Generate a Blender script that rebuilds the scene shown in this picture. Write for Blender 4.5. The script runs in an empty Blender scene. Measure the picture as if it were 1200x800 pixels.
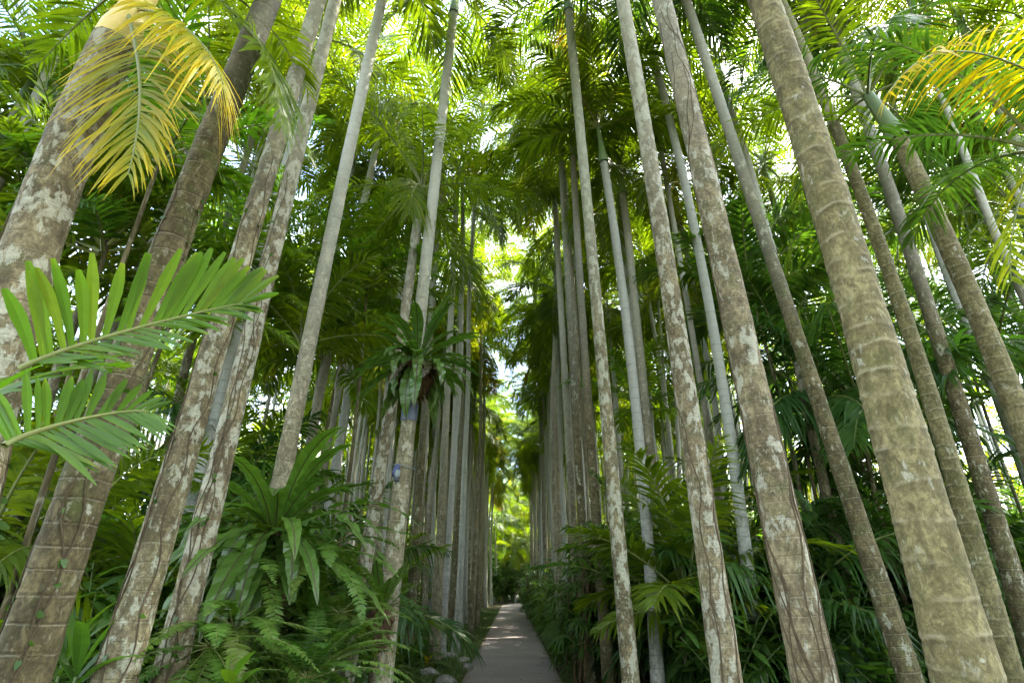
import bpy, math, random
import numpy as np
from mathutils import Vector

random.seed(7)
rng = np.random.default_rng(11)
SC = bpy.context.scene
COL = SC.collection
PI = math.pi
R = math.radians

# ------------------------------------------------------------------ camera
PITCH = R(24.1)
FOC = 640.0            # focal length in photo pixels (1200 wide)
EYE = 1.6
cam = bpy.data.cameras.new('camera')
cam.sensor_width = 36.0
cam.lens = FOC / 1200.0 * 36.0
cam.clip_start = 0.05
cam.clip_end = 3000.0
camo = bpy.data.objects.new('camera', cam)
COL.objects.link(camo)
camo.location = (0, 0, EYE)
camo.rotation_euler = (PI / 2 + PITCH, 0, 0)
SC.camera = camo


def at(px, py, Y):
    """world point that lies at ground distance Y and reads at photo pixel (px, py)"""
    dx = (px - 600) / FOC
    dy = (400 - py) / FOC
    v = np.array([dx, math.cos(PITCH) - dy * math.sin(PITCH), math.sin(PITCH) + dy * math.cos(PITCH)])
    v = v * (Y / v[1])
    return np.array([v[0], v[1], v[2] + EYE])


def ground_Y(py):
    a = math.atan((400 - py) / FOC) + PITCH
    return EYE / math.tan(-a)


# ------------------------------------------------------------------ light
SUN_DIR = Vector((0.60, 0.42, 1.0)).normalized()      # towards the sun
w = bpy.data.worlds.new('World')
SC.world = w
w.use_nodes = True
nt = w.node_tree
nt.nodes.clear()
wo = nt.nodes.new('ShaderNodeOutputWorld')
bg = nt.nodes.new('ShaderNodeBackground')
sky = nt.nodes.new('ShaderNodeTexSky')
sky.sky_type = 'NISHITA'
sky.sun_disc = False
sky.sun_elevation = math.asin(SUN_DIR.z)
sky.sun_rotation = math.atan2(SUN_DIR.x, SUN_DIR.y)
sky.dust_density = 2.0
bg.inputs['Strength'].default_value = 0.15
# broken bright cloud over the blue
tc = nt.nodes.new('ShaderNodeTexCoord')
nz = nt.nodes.new('ShaderNodeTexNoise')
nz.inputs['Scale'].default_value = 2.6
nz.inputs['Detail'].default_value = 6
rp = nt.nodes.new('ShaderNodeValToRGB')
rp.color_ramp.elements[0].position = 0.42
rp.color_ramp.elements[1].position = 0.66
mx = nt.nodes.new('ShaderNodeMix')
mx.data_type = 'RGBA'
mx.inputs[7].default_value = (5.2, 5.4, 6.0, 1)
nt.links.new(tc.outputs['Generated'], nz.inputs['Vector'])
nt.links.new(nz.outputs['Fac'], rp.inputs['Fac'])
nt.links.new(rp.outputs['Color'], mx.inputs[0])
nt.links.new(sky.outputs[0], mx.inputs[6])
nt.links.new(mx.outputs[2], bg.inputs['Color'])
nt.links.new(bg.outputs[0], wo.inputs['Surface'])

sl = bpy.data.lights.new('sun', 'SUN')
sl.energy = 3.2
sl.angle = R(0.55)
sl.color = (1.0, 0.94, 0.82)
so = bpy.data.objects.new('sun', sl)
COL.objects.link(so)
so.rotation_euler = (-SUN_DIR).to_track_quat('-Z', 'Y').to_euler()
so.location = (20, 20, 40)

SC.view_settings.view_transform = 'Standard'
SC.view_settings.look = 'None'
SC.view_settings.gamma = 1.0
SC.view_settings.exposure = 3.45
SC.view_settings.use_curve_mapping = False
SC.cycles.max_bounces = 7
SC.cycles.diffuse_bounces = 4
SC.cycles.glossy_bounces = 2
SC.cycles.transmission_bounces = 5
SC.cycles.transparent_max_bounces = 6
SC.cycles.sample_clamp_indirect = 6.0
SC.cycles.caustics_reflective = False
SC.cycles.caustics_refractive = False
SC.cycles.use_denoising = True


# ------------------------------------------------------------------ materials
class NT:
    """tiny node helper"""
    def __init__(self, name):
        self.m = bpy.data.materials.new(name)
        self.m.use_nodes = True
        self.t = self.m.node_tree
        self.t.nodes.clear()
        self.out = self.t.nodes.new('ShaderNodeOutputMaterial')

    def n(self, typ, **kw):
        nd = self.t.nodes.new(typ)
        for k, v in kw.items():
            setattr(nd, k, v)
        return nd

    def l(self, a, b):
        self.t.links.new(a, b)

    def val(self, sock, v):
        if hasattr(v, 'is_output'):
            self.l(v, sock)
        else:
            sock.default_value = v

    def math(self, op, a, b=None, c=None, clamp=False):
        nd = self.n('ShaderNodeMath', operation=op, use_clamp=clamp)
        self.val(nd.inputs[0], a)
        if b is not None:
            self.val(nd.inputs[1], b)
        if c is not None:
            self.val(nd.inputs[2], c)
        return nd.outputs[0]

    def mix(self, f, a, b, blend='MIX'):
        nd = self.n('ShaderNodeMix', data_type='RGBA', blend_type=blend)
        self.val(nd.inputs[0], f)
        self.val(nd.inputs[6], a if hasattr(a, 'is_output') else (*a, 1))
        self.val(nd.inputs[7], b if hasattr(b, 'is_output') else (*b, 1))
        return nd.outputs[2]

    def noise(self, vec, scale, detail=4, rough=0.55, dist=0.0):
        nd = self.n('ShaderNodeTexNoise')
        nd.inputs['Scale'].default_value = scale
        nd.inputs['Detail'].default_value = detail
        nd.inputs['Roughness'].default_value = rough
        nd.inputs['Distortion'].default_value = dist
        self.l(vec, nd.inputs['Vector'])
        return nd.outputs['Fac']

    def ramp(self, f, stops):
        nd = self.n('ShaderNodeValToRGB')
        cr = nd.color_ramp
        while len(cr.elements) < len(stops):
            cr.elements.new(0.5)
        for e, (p, c) in zip(cr.elements, stops):
            e.position = p
            e.color = (c, c, c, 1) if not hasattr(c, '__len__') else (*c, 1)
        self.l(f, nd.inputs['Fac'])
        return nd.outputs['Color']

    def objvec(self):
        """object coordinates shifted by a per-object random amount"""
        tcn = self.n('ShaderNodeTexCoord')
        oi = self.n('ShaderNodeObjectInfo')
        sc = self.n('ShaderNodeVectorMath', operation='SCALE')
        sc.inputs[0].default_value = (37.1, 11.7, 23.9)
        self.l(oi.outputs['Random'], sc.inputs['Scale'])
        ad = self.n('ShaderNodeVectorMath', operation='ADD')
        self.l(tcn.outputs['Object'], ad.inputs[0])
        self.l(sc.outputs[0], ad.inputs[1])
        return ad.outputs[0], oi.outputs['Random']

    def principled(self, col, rough=0.6, spec=0.4, normal=None):
        p = self.n('ShaderNodeBsdfPrincipled')
        self.val(p.inputs['Base Color'], col if hasattr(col, 'is_output') else (*col, 1))
        self.val(p.inputs['Roughness'], rough)
        self.val(p.inputs['Specular IOR Level'], spec)
        if normal is not None:
            self.l(normal, p.inputs['Normal'])
        return p.outputs[0]

    def bump(self, h, strength=0.5, dist=0.02):
        b = self.n('ShaderNodeBump')
        b.inputs['Strength'].default_value = strength
        b.inputs['Distance'].default_value = dist
        self.l(h, b.inputs['Height'])
        return b.outputs[0]

    def done(self, shader):
        self.l(shader, self.out.inputs['Surface'])
        return self.m


def leaf_material(name, dark, mid, yellow, dry=(0.085, 0.058, 0.03), trans=0.42, rough=0.42, tboost=(1.5, 1.65, 0.55), spec=0.45):
    k = NT(name)
    vec, rnd = k.objvec()
    a = k.n('ShaderNodeAttribute', attribute_name='tint')
    nzs = k.noise(vec, 1.3, 3)
    t = k.math('ADD', a.outputs['Fac'], k.math('MULTIPLY', k.math('SUBTRACT', nzs, 0.5), 0.22))
    t = k.math('ADD', t, k.math('MULTIPLY', k.math('SUBTRACT', rnd, 0.5), 0.16), clamp=True)
    col = k.ramp(t, [(0.0, dark), (0.38, mid), (0.68, yellow), (1.0, dry)])
    fine = k.noise(vec, 30, 2)
    col = k.mix(k.math('MULTIPLY', fine, 0.35), col, (0.03, 0.05, 0.02), 'MIX')
    bn = k.bump(fine, 0.25, 0.004)
    p = k.principled(col, rough, spec, bn)
    tr = k.n('ShaderNodeBsdfTranslucent')
    k.l(k.mix(1.0, col, tboost, 'MULTIPLY'), tr.inputs['Color'])
    ms = k.n('ShaderNodeMixShader')
    ms.inputs[0].default_value = trans
    k.l(p, ms.inputs[1])
    k.l(tr.outputs[0], ms.inputs[2])
    return k.done(ms.outputs[0])


def trunk_material(name, c1, c2, upper, lichen=0.5, ring=0.12, ringstr=0.6, moss=0.3, fleck=0.5, smooth_from=6.0, meshrings=False):
    k = NT(name)
    vec, rnd = k.objvec()
    uv = k.n('ShaderNodeUVMap', uv_map='along')
    sx = k.n('ShaderNodeSeparateXYZ')
    k.l(uv.outputs[0], sx.inputs[0])
    v = sx.outputs['Y']
    n1 = k.noise(vec, 2.2, 5, 0.6)
    n2 = k.noise(vec, 9.0, 5, 0.65, 0.6)
    n3 = k.noise(vec, 45.0, 4, 0.7)
    n4 = k.noise(vec, 5.5, 6, 0.7, 0.3)
    col = k.mix(k.ramp(n1, [(0.36, 0.0), (0.64, 1.0)]), c1, c2)
    col = k.mix(k.math('MULTIPLY', k.ramp(n3, [(0.35, 1.0), (0.6, 0.0)]), 0.55), col, tuple(x * 0.35 for x in c1))
    # dark damp blotches and fine pitting
    mp0 = k.n('ShaderNodeMapping')
    mp0.inputs['Scale'].default_value = (1, 1, 0.6)
    k.l(vec, mp0.inputs['Vector'])
    n7 = k.noise(mp0.outputs[0], 6.0, 8, 0.75, 1.2)
    n8 = k.noise(mp0.outputs[0], 21.0, 6, 0.75, 0.6)
    col = k.mix(k.math('MULTIPLY', k.ramp(n7, [(0.42, 1.0), (0.56, 0.0)]), 0.62), col, tuple(x * 0.42 for x in c1))
    col = k.mix(k.math('MULTIPLY', k.ramp(n8, [(0.38, 1.0), (0.50, 0.0)]), 0.60), col, tuple(x * 0.38 for x in c1))
    col = k.mix(k.math('MULTIPLY', k.ramp(n8, [(0.54, 0.0), (0.64, 1.0)]), 0.40), col, tuple(min(1, x * 1.5) for x in c2))
    # paler smooth grey wood higher up
    upf = k.math('MULTIPLY', k.math('SUBTRACT', v, smooth_from - 2.5), 0.22, clamp=True)
    upcol = k.mix(n2, upper, tuple(x * 0.72 for x in upper))
    col = k.mix(upf, col, upcol)
    # moss
    mo = k.math('MULTIPLY', k.ramp(n4, [(0.50, 0.0), (0.66, 1.0)]), moss)
    mo = k.math('MULTIPLY', mo, k.math('SUBTRACT', 1.0, k.math('MULTIPLY', upf, 0.8)))
    col = k.mix(mo, col, (0.065, 0.085, 0.02))
    # leaf scar rings
    nv = k.n('ShaderNodeTexNoise', noise_dimensions='1D')
    nv.inputs['Scale'].default_value = 1.7
    k.l(k.math('ADD', v, k.math('MULTIPLY', rnd, 50.0)), nv.inputs['W'])
    wob = k.math('ADD', k.math('MULTIPLY', k.math('SUBTRACT', n1, 0.5), 0.5), k.math('MULTIPLY', nv.outputs['Fac'], 1.3))
    ph = k.math('FRACT', k.math('ADD', k.math('DIVIDE', v, ring), wob))
    pale = k.ramp(ph, [(0.86, 0.0), (0.92, 1.0), (0.955, 0.0)])
    darkl = k.ramp(ph, [(0.0, 1.0), (0.07, 0.0), (0.945, 0.0), (0.975, 1.0)])
    brk = k.ramp(n2, [(0.40, 0.05), (0.60, 1.0)])
    col = k.mix(k.math('MULTIPLY', k.math('MULTIPLY', darkl, ringstr * 0.8), brk), col, (0.045, 0.038, 0.02))
    col = k.mix(k.math('MULTIPLY', k.math('MULTIPLY', pale, ringstr * 0.7), brk), col, (0.40, 0.37, 0.25))
    # lichen patches, large and small, drawn out along the trunk
    mp = k.n('ShaderNodeMapping')
    mp.inputs['Scale'].default_value = (1, 1, 0.55)
    k.l(vec, mp.inputs['Vector'])
    n5 = k.math('ADD', k.noise(mp.outputs[0], 11.0, 6, 0.62, 0.15), k.math('MULTIPLY', k.math('SUBTRACT', rnd, 0.5), 0.09))
    n6 = k.noise(mp.outputs[0], 26.0, 5, 0.7, 0.5)
    li = k.ramp(n5, [(0.675 - 0.15 * lichen, 0.0), (0.72 - 0.15 * lichen, 1.0)])
    li2 = k.math('MULTIPLY', k.ramp(n6, [(0.60 - 0.05 * fleck, 0.0), (0.68 - 0.05 * fleck, 1.0)]), k.ramp(n4, [(0.40, 0.0), (0.56, fleck)]))
    licol = k.mix(n3, (0.41, 0.395, 0.29), (0.27, 0.275, 0.195))
    col = k.mix(k.math('MULTIPLY', li2, 0.6), col, (0.37, 0.35, 0.25))
    col = k.mix(k.math('MULTIPLY', li, k.ramp(n3, [(0.3, 0.25), (0.6, 0.8)])), col, licol)
    rv = k.math('FRACT', k.math('MULTIPLY', rnd, 7.3))
    col = k.mix(k.math('MULTIPLY', rv, 0.35), col, k.mix(1.0, col, (0.78, 0.86, 0.70), 'MULTIPLY'))
    ra = k.n('ShaderNodeAttribute', attribute_name='tint').outputs['Fac']
    rpale = k.math('MULTIPLY', k.math('SUBTRACT', ra, 0.5), 2.0, clamp=True)
    rdark = k.math('MULTIPLY', k.math('SUBTRACT', 0.5, ra), 2.0, clamp=True)
    col = k.mix(k.math('MULTIPLY', rdark, 0.75 if meshrings else 0.0), col, (0.05, 0.042, 0.02))
    col = k.mix(k.math('MULTIPLY', rpale, 0.45 if meshrings else 0.0), col, (0.42, 0.385, 0.25))
    h = k.math('ADD', k.math('MULTIPLY', n3, 0.5), k.math('MULTIPLY', li, 0.35))
    h = k.math('SUBTRACT', k.math('ADD', h, k.math('MULTIPLY', pale, ringstr * 0.7)), k.math('MULTIPLY', darkl, ringstr * 0.8))
    h = k.math('ADD', h, k.math('ADD', k.math('MULTIPLY', n2, 0.4), k.math('MULTIPLY', n8, 0.8)))
    return k.done(k.principled(col, 0.88, 0.18, k.bump(h, 0.75, 0.012)))


def plain_material(name, c1, c2, scale=6.0, rough=0.8, bump=0.4, spec=0.25, bdist=0.01):
    k = NT(name)
    vec, rnd = k.objvec()
    n = k.noise(vec, scale, 6, 0.65)
    n2 = k.noise(vec, scale * 7, 4, 0.7)
    f = k.math('ADD', k.math('MULTIPLY', n, 0.7), k.math('MULTIPLY', n2, 0.3))
    col = k.mix(k.ramp(f, [(0.35, 0.0), (0.65, 1.0)]), c1, c2)
    return k.done(k.principled(col, rough, spec, k.bump(f, bump, bdist)))


M = {}
M['palm_leaf'] = leaf_material('palm_leaf', (0.046, 0.100, 0.007), (0.115, 0.175, 0.006), (0.26, 0.24, 0.010), trans=0.58, rough=0.42, tboost=(2.2, 2.0, 0.4), spec=0.3)
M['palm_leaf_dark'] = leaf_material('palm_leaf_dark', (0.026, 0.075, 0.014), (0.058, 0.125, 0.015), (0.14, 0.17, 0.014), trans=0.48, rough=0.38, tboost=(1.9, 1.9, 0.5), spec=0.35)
M['bright_leaf'] = leaf_material('bright_leaf', (0.035, 0.095, 0.008), (0.085, 0.18, 0.008), (0.20, 0.26, 0.014), trans=0.50, rough=0.4)
M['yellow_leaf'] = leaf_material('yellow_leaf', (0.07, 0.15, 0.015), (0.19, 0.25, 0.015), (0.54, 0.42, 0.008), dry=(0.40, 0.25, 0.06), trans=0.62, rough=0.5, tboost=(1.6, 1.45, 0.3), spec=0.25)
M['fern_leaf'] = leaf_material('fern_leaf', (0.03, 0.085, 0.010), (0.065, 0.145, 0.011), (0.12, 0.18, 0.02), trans=0.38, rough=0.5, spec=0.3)
M['nest_leaf'] = leaf_material('nest_leaf', (0.036, 0.092, 0.013), (0.080, 0.155, 0.018), (0.12, 0.17, 0.03), trans=0.35, rough=0.33, spec=0.5)
M['shrub_leaf'] = leaf_material('shrub_leaf', (0.028, 0.075, 0.010), (0.062, 0.130, 0.011), (0.15, 0.19, 0.012), trans=0.42, rough=0.42, spec=0.35)
M['rachis'] = plain_material('rachis', (0.10, 0.13, 0.03), (0.16, 0.17, 0.05), 8, 0.5, 0.2)
M['dark_rib'] = plain_material('dark_rib', (0.03, 0.022, 0.012), (0.05, 0.04, 0.02), 8, 0.5, 0.2)
M['crownshaft'] = plain_material('crownshaft', (0.10, 0.17, 0.055), (0.15, 0.21, 0.085), 3, 0.4, 0.1, 0.4)
M['crownshaft_yellow'] = plain_material('crownshaft_yellow', (0.42, 0.36, 0.05), (0.56, 0.40, 0.16), 5, 0.5, 0.2, 0.3)
M['green_stem'] = plain_material('green_stem', (0.06, 0.10, 0.03), (0.10, 0.14, 0.045), 3, 0.5, 0.2)
M['fibre'] = plain_material('fibre', (0.035, 0.024, 0.012), (0.12, 0.078, 0.035), 14, 0.95, 1.0, 0.1, 0.03)
M['vine_stem'] = plain_material('vine_stem', (0.04, 0.03, 0.015), (0.085, 0.062, 0.03), 20, 0.9, 0.5)
M['bark_ringed'] = trunk_material('bark_ringed', (0.14, 0.12, 0.048), (0.235, 0.20, 0.092), (0.25, 0.23, 0.14), 0.45, 0.135, 0.0, 0.3, 0.6, 9, True)
M['bark_mottled'] = trunk_material('bark_mottled', (0.115, 0.092, 0.046), (0.24, 0.198, 0.108), (0.30, 0.285, 0.205), 0.95, 0.10, 0.3, 0.30, 0.9, 7)
M['bark_mossy'] = trunk_material('bark_mossy', (0.08, 0.065, 0.028), (0.16, 0.13, 0.06), (0.29, 0.28, 0.22), 0.6, 0.12, 0.5, 0.55, 0.7, 7)
M['bark_smooth'] = trunk_material('bark_smooth', (0.30, 0.30, 0.25), (0.40, 0.40, 0.34), (0.33, 0.33, 0.275), 0.5, 0.15, 0.55, 0.25, 0.6, 3)
M['bark_far'] = trunk_material('bark_far', (0.155, 0.13, 0.07), (0.28, 0.245, 0.15), (0.40, 0.39, 0.315), 0.5, 0.16, 0.45, 0.25, 0.6, 6)


# ------------------------------------------------------------------ mesh building
class MB:
    def __init__(self):
        self.v, self.f, self.t, self.u, self.m = [], [], [], [], []
        self.nv = 0
        self.smooth = []

    def grid(self, P, tint=0.0, mat=0, uv=None, smooth=False):
        """P: (..., K, J, 3) sheets of quads; tint scalar or per-sheet array; uv (K, J, 2)"""
        P = np.asarray(P, float)
        K, J = P.shape[-3], P.shape[-2]
        P = P.reshape(-1, K, J, 3)
        n = P.shape[0]
        idx = np.arange(n * K * J).reshape(n, K, J) + self.nv
        q = np.stack([idx[:, :-1, :-1], idx[:, :-1, 1:], idx[:, 1:, 1:], idx[:, 1:, :-1]], -1).reshape(-1, 4)
        self.v.append(P.reshape(-1, 3))
        self.f.append(q)
        tt = np.asarray(tint, float)
        if tt.ndim == 0:
            tt = np.full((n, K, J), float(tt))
        elif tt.ndim == 1:
            tt = np.repeat(tt[:, None], K * J, 1).reshape(n, K, J)
        self.t.append(np.broadcast_to(tt, (n, K, J)).reshape(-1))
        if uv is None:
            self.u.append(np.zeros((n * K * J, 2)))
        else:
            self.u.append(np.broadcast_to(uv, (n, K, J, 2)).reshape(-1, 2))
        self.m.append(np.full(len(q), mat) if np.ndim(mat) == 0 else np.broadcast_to(mat, (n, (K - 1), (J - 1))).reshape(-1))
        self.smooth.append(np.full(len(q), smooth))
        self.nv += n * K * J

    def tube(self, pts, rad, sides=6, tint=0.0, mat=0, smooth=True, v0=0.0, cap=False):
        pts = np.asarray(pts, float)
        K = len(pts)
        rad = np.broadcast_to(np.asarray(rad, float), (K,))
        T = np.gradient(pts, axis=0)
        T /= np.linalg.norm(T, axis=1)[:, None] + 1e-9
        ref = np.array([0, 1.0, 0]) if abs(T[:, 1]).mean() < 0.8 else np.array([1.0, 0, 0])
        A = np.cross(T, ref)
        A /= np.linalg.norm(A, axis=1)[:, None] + 1e-9
        B = np.cross(T, A)
        th = np.linspace(0, 2 * PI, sides + 1)
        P = pts[:, None, :] + rad[:, None, None] * (np.cos(th)[None, :, None] * A[:, None, :] + np.sin(th)[None, :, None] * B[:, None, :])
        L = np.concatenate([[0], np.cumsum(np.linalg.norm(np.diff(pts, axis=0), axis=1))]) + v0
        uv = np.stack([np.broadcast_to(th / (2 * PI), (K, sides + 1)), np.broadcast_to(L[:, None], (K, sides + 1))], -1)
        if cap:
            P = np.concatenate([P, np.broadcast_to(pts[-1], (1, sides + 1, 3)) + 0.0], 0)
            uv = np.concatenate([uv, uv[-1:]], 0)
        self.grid(P, tint, mat, uv, smooth)

    def leaflets(self, base, d, wv, ln, hw, droop, K=3, tint=0.0, mat=0, tip=0.06, wide=0.35, blunt=False, fold=0.0, curl=None):
        """many blades at once: base, d, wv (m,3); ln, hw, droop (m,)"""
        m = len(base)
        s = np.linspace(0, 1, K + 1)
        if blunt:
            prof = np.clip(0.25 + 0.95 * (s / 0.55), 0, 1) * np.where(s > 0.97, 0.72, 1)
        else:
            prof = np.where(s < wide, 0.45 + 0.55 * s / wide, 1 - (1 - tip) * ((s - wide) / (1 - wide)) ** 1.5)
        c = base[:, None, :] + d[:, None, :] * (ln[:, None] * s[None, :])[..., None]
        c[..., 2] -= droop[:, None] * ln[:, None] * s[None, :] ** 2
        off = wv[:, None, :] * (hw[:, None] * prof[None, :])[..., None]
        if fold:
            nrm = np.cross(d, wv)
            lift = nrm[:, None, :] * (hw[:, None] * prof[None, :] * fold)[..., None]
            P = np.stack([c - off + lift, c, c + off + lift], 2)
        else:
            P = np.stack([c - off, c + off], 2)
        self.grid(P, tint, mat)

    def mesh(self, name, mats):
        V = np.concatenate(self.v)
        F = np.concatenate(self.f)
        me = bpy.data.meshes.new(name)
        me.vertices.add(len(V))
        me.vertices.foreach_set('co', V.ravel().astype(np.float32))
        me.loops.add(F.size)
        me.loops.foreach_set('vertex_index', F.ravel().astype(np.int32))
        me.polygons.add(len(F))
        me.polygons.foreach_set('loop_start', np.arange(0, F.size, 4, dtype=np.int32))
        me.polygons.foreach_set('material_index', np.concatenate(self.m).astype(np.int32))
        me.polygons.foreach_set('use_smooth', np.concatenate(self.smooth))
        at_ = me.attributes.new('tint', 'FLOAT', 'POINT')
        at_.data.foreach_set('value', np.concatenate(self.t).astype(np.float32))
        U = np.concatenate(self.u)
        ul = me.uv_layers.new(name='along')
        ul.data.foreach_set('uv', U[F.ravel()].ravel().astype(np.float32))
        for mm in (mats if isinstance(mats, (list, tuple)) else [mats]):
            me.materials.append(mm)
        me.update(calc_edges=True)
        me.validate()
        return me


def obj(name, me, parent=None, loc=(0, 0, 0), rot=(0, 0, 0), scale=1.0):
    o = bpy.data.objects.new(name, me)
    COL.objects.link(o)
    o.location = [float(x) for x in loc]
    o.rotation_euler = rot
    o.scale = (scale, scale, scale) if np.ndim(scale) == 0 else scale
    if parent is not None:
        o.parent = parent
    return o


def tag(o, label, cat, group=None, kind=None):
    if label:
        o['label'] = label
    if cat:
        o['category'] = cat
    if group:
        o['group'] = group
    if kind:
        o['kind'] = kind
    return o


def thing(name, label, cat, loc=(0, 0, 0), rotz=0.0, group=None, scale=1.0):
    o = obj(name, None, None, loc, (0, 0, rotz), scale)
    o.empty_display_size = 0.1
    return tag(o, label, cat, group)


def copy_thing(root, loc, rotz=0.0, scale=None, label=None, group=None):
    r = root.copy()
    COL.objects.link(r)
    r.location = [float(x) for x in loc]
    r.rotation_euler = (0, 0, rotz)
    if scale is not None:
        r.scale = (scale, scale, scale) if np.ndim(scale) == 0 else scale
    if label:
        r['label'] = label
    if group:
        r['group'] = group
    for ch in root.children:
        c = ch.copy()
        COL.objects.link(c)
        c.parent = r
    return r


def nrm(a):
    a = np.asarray(a, float)
    return a / (np.linalg.norm(a, axis=-1, keepdims=True) + 1e-9)


# ------------------------------------------------------------------ fronds
def frond(mb, base, az, e0, curl, L, n, ll, lw, droop=0.35, tint=0.2, start=0.14, K=3, lift=0.25, rr=0.018, fa=(0.35, 1.1), roll=0.0, blunt=False,
          fold=0.0, leafmat=0, ribmat=1, jitter=0.1, sag=1.4, tipfall=0.25):
    """pinnate leaf from base, arching outward along azimuth az"""
    ks = 14
    t = np.linspace(0, 1, ks)
    e = e0 - curl * t ** sag
    st = L / (ks - 1)
    h = np.array([math.cos(az), math.sin(az), 0])
    dirs = np.cos(e)[:, None] * h + np.sin(e)[:, None] * np.array([0, 0, 1.0])
    side0 = np.array([-math.sin(az), math.cos(az), 0])
    bend = rng.normal(0, 0.12)
    dirs = nrm(dirs + side0 * (bend * t ** 2)[:, None])
    pts = np.asarray(base, float) + np.concatenate([[np.zeros(3)], np.cumsum(dirs[:-1] * st, 0)])
    mb.tube(pts, np.interp(t, [0, .12, 1], [rr * 1.5, rr, rr * .18]), 4, tint, ribmat)
    pinnae(mb, pts, n, ll, lw, droop, tint, start, K, lift, fa, roll, blunt, fold, leafmat, jitter, tipfall)
    return pts


def pinnae(mb, pts, n, ll, lw, droop, tint, start=0.14, K=3, lift=0.25, fa=(0.35, 1.1), roll=0.0, blunt=False, fold=0.0, leafmat=0, jitter=0.1,
           tipfall=0.25, updir=None, sides=(-1, 1), tintvar=0.06, tip=0.06, tipcol=0.0):
    ks = len(pts)
    t = np.linspace(0, 1, ks)
    T = nrm(np.gradient(pts, axis=0))
    for sd in sides:
        tt = np.linspace(start, 0.995, n) + rng.normal(0, 0.25 / n, n)
        tt = np.clip(tt, 0.02, 1)
        b = np.stack([np.interp(tt, t, pts[:, i]) for i in range(3)], 1)
        Tt = nrm(np.stack([np.interp(tt, t, T[:, i]) for i in range(3)], 1))
        up = np.array([0, 0, 1.0]) if updir is None else np.asarray(updir, float)
        S = np.cross(Tt, up)
        bad = np.linalg.norm(S, axis=1) < 0.15
        S[bad] = S[bad] + np.array([0.3, 0.3, 0])
        S = nrm(S)
        N = nrm(np.cross(S, Tt))
        if roll:
            S, N = S * math.cos(roll) + N * math.sin(roll), N * math.cos(roll) - S * math.sin(roll)
        x = (tt - start) / (1 - start)
        f = np.interp(x, [0, 1], fa) + rng.normal(0, jitter, n)
        li = lift + rng.normal(0, jitter, n)
        d = nrm(S * sd * np.cos(f)[:, None] + Tt * np.sin(f)[:, None] + N * li[:, None])
        wv = nrm(Tt - d * (Tt * d).sum(1)[:, None])
        wv = nrm(wv + N * rng.normal(0, 0.18, n)[:, None])
        prof = np.interp(x, [0, 0.12, 0.4, 0.75, 1.0], [0.55, 0.85, 1.0, 0.75, tipfall])
        ln = ll * prof * (1 + rng.normal(0, 0.06, n))
        hw = 0.5 * lw * np.interp(x, [0, 0.2, 0.8, 1], [0.7, 1, 0.9, 0.55]) * (1 + rng.normal(0, 0.12, n))
        dr = np.abs(droop * (1 + rng.normal(0, 0.3, n)))
        ti = np.clip(tint + rng.normal(0, tintvar, n), 0, 1)
        if tipcol:
            ti = np.clip(ti[:, None, None] + tipcol * np.linspace(0, 1, K + 1)[None, :, None] ** 2, 0, 1)
            ti = np.broadcast_to(ti, (n, K + 1, 3 if fold else 2))
        mb.leaflets(b, d, wv, ln, hw, dr, K, ti, leafmat, blunt=blunt, fold=fold, tip=tip)


def palm_crown(name, nf=13, L=(2.3, 3.0), n=46, ll=0.62, lw=0.040, droop=0.45, tint=0.2, e=(1.35, -0.35), mats=None, dry=1, K=3, curl=(0.7, 1.5)):
    mb = MB()
    for i in range(nf):
        q = i / max(1, nf - 1)
        az = i * 2.39996 + rng.normal(0, 0.18)
        e0 = e[0] + (e[1] - e[0]) * q ** 0.9 + rng.normal(0, 0.08)
        Lf = rng.uniform(*L) * (0.8 + 0.2 * math.sin(PI * min(1, q + .2)))
        ti = tint + rng.normal(0, 0.06) + (0.10 if q > 0.85 else 0)
        isdry = dry and i >= nf - dry
        if isdry:
            e0 = -0.9
            ti = rng.uniform(0.85, 1.0)
        frond(mb, (0.04 * math.cos(az), 0.04 * math.sin(az), -0.25 * q), az, e0, rng.uniform(*curl) * (0.5 if isdry else 1), Lf, n, ll, lw, droop * rng.uniform(0.8, 1.3), ti,
              roll=rng.normal(0, 0.3), K=K)
    return mb.mesh(name, mats or [M['palm_leaf'], M['rachis']])


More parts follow.
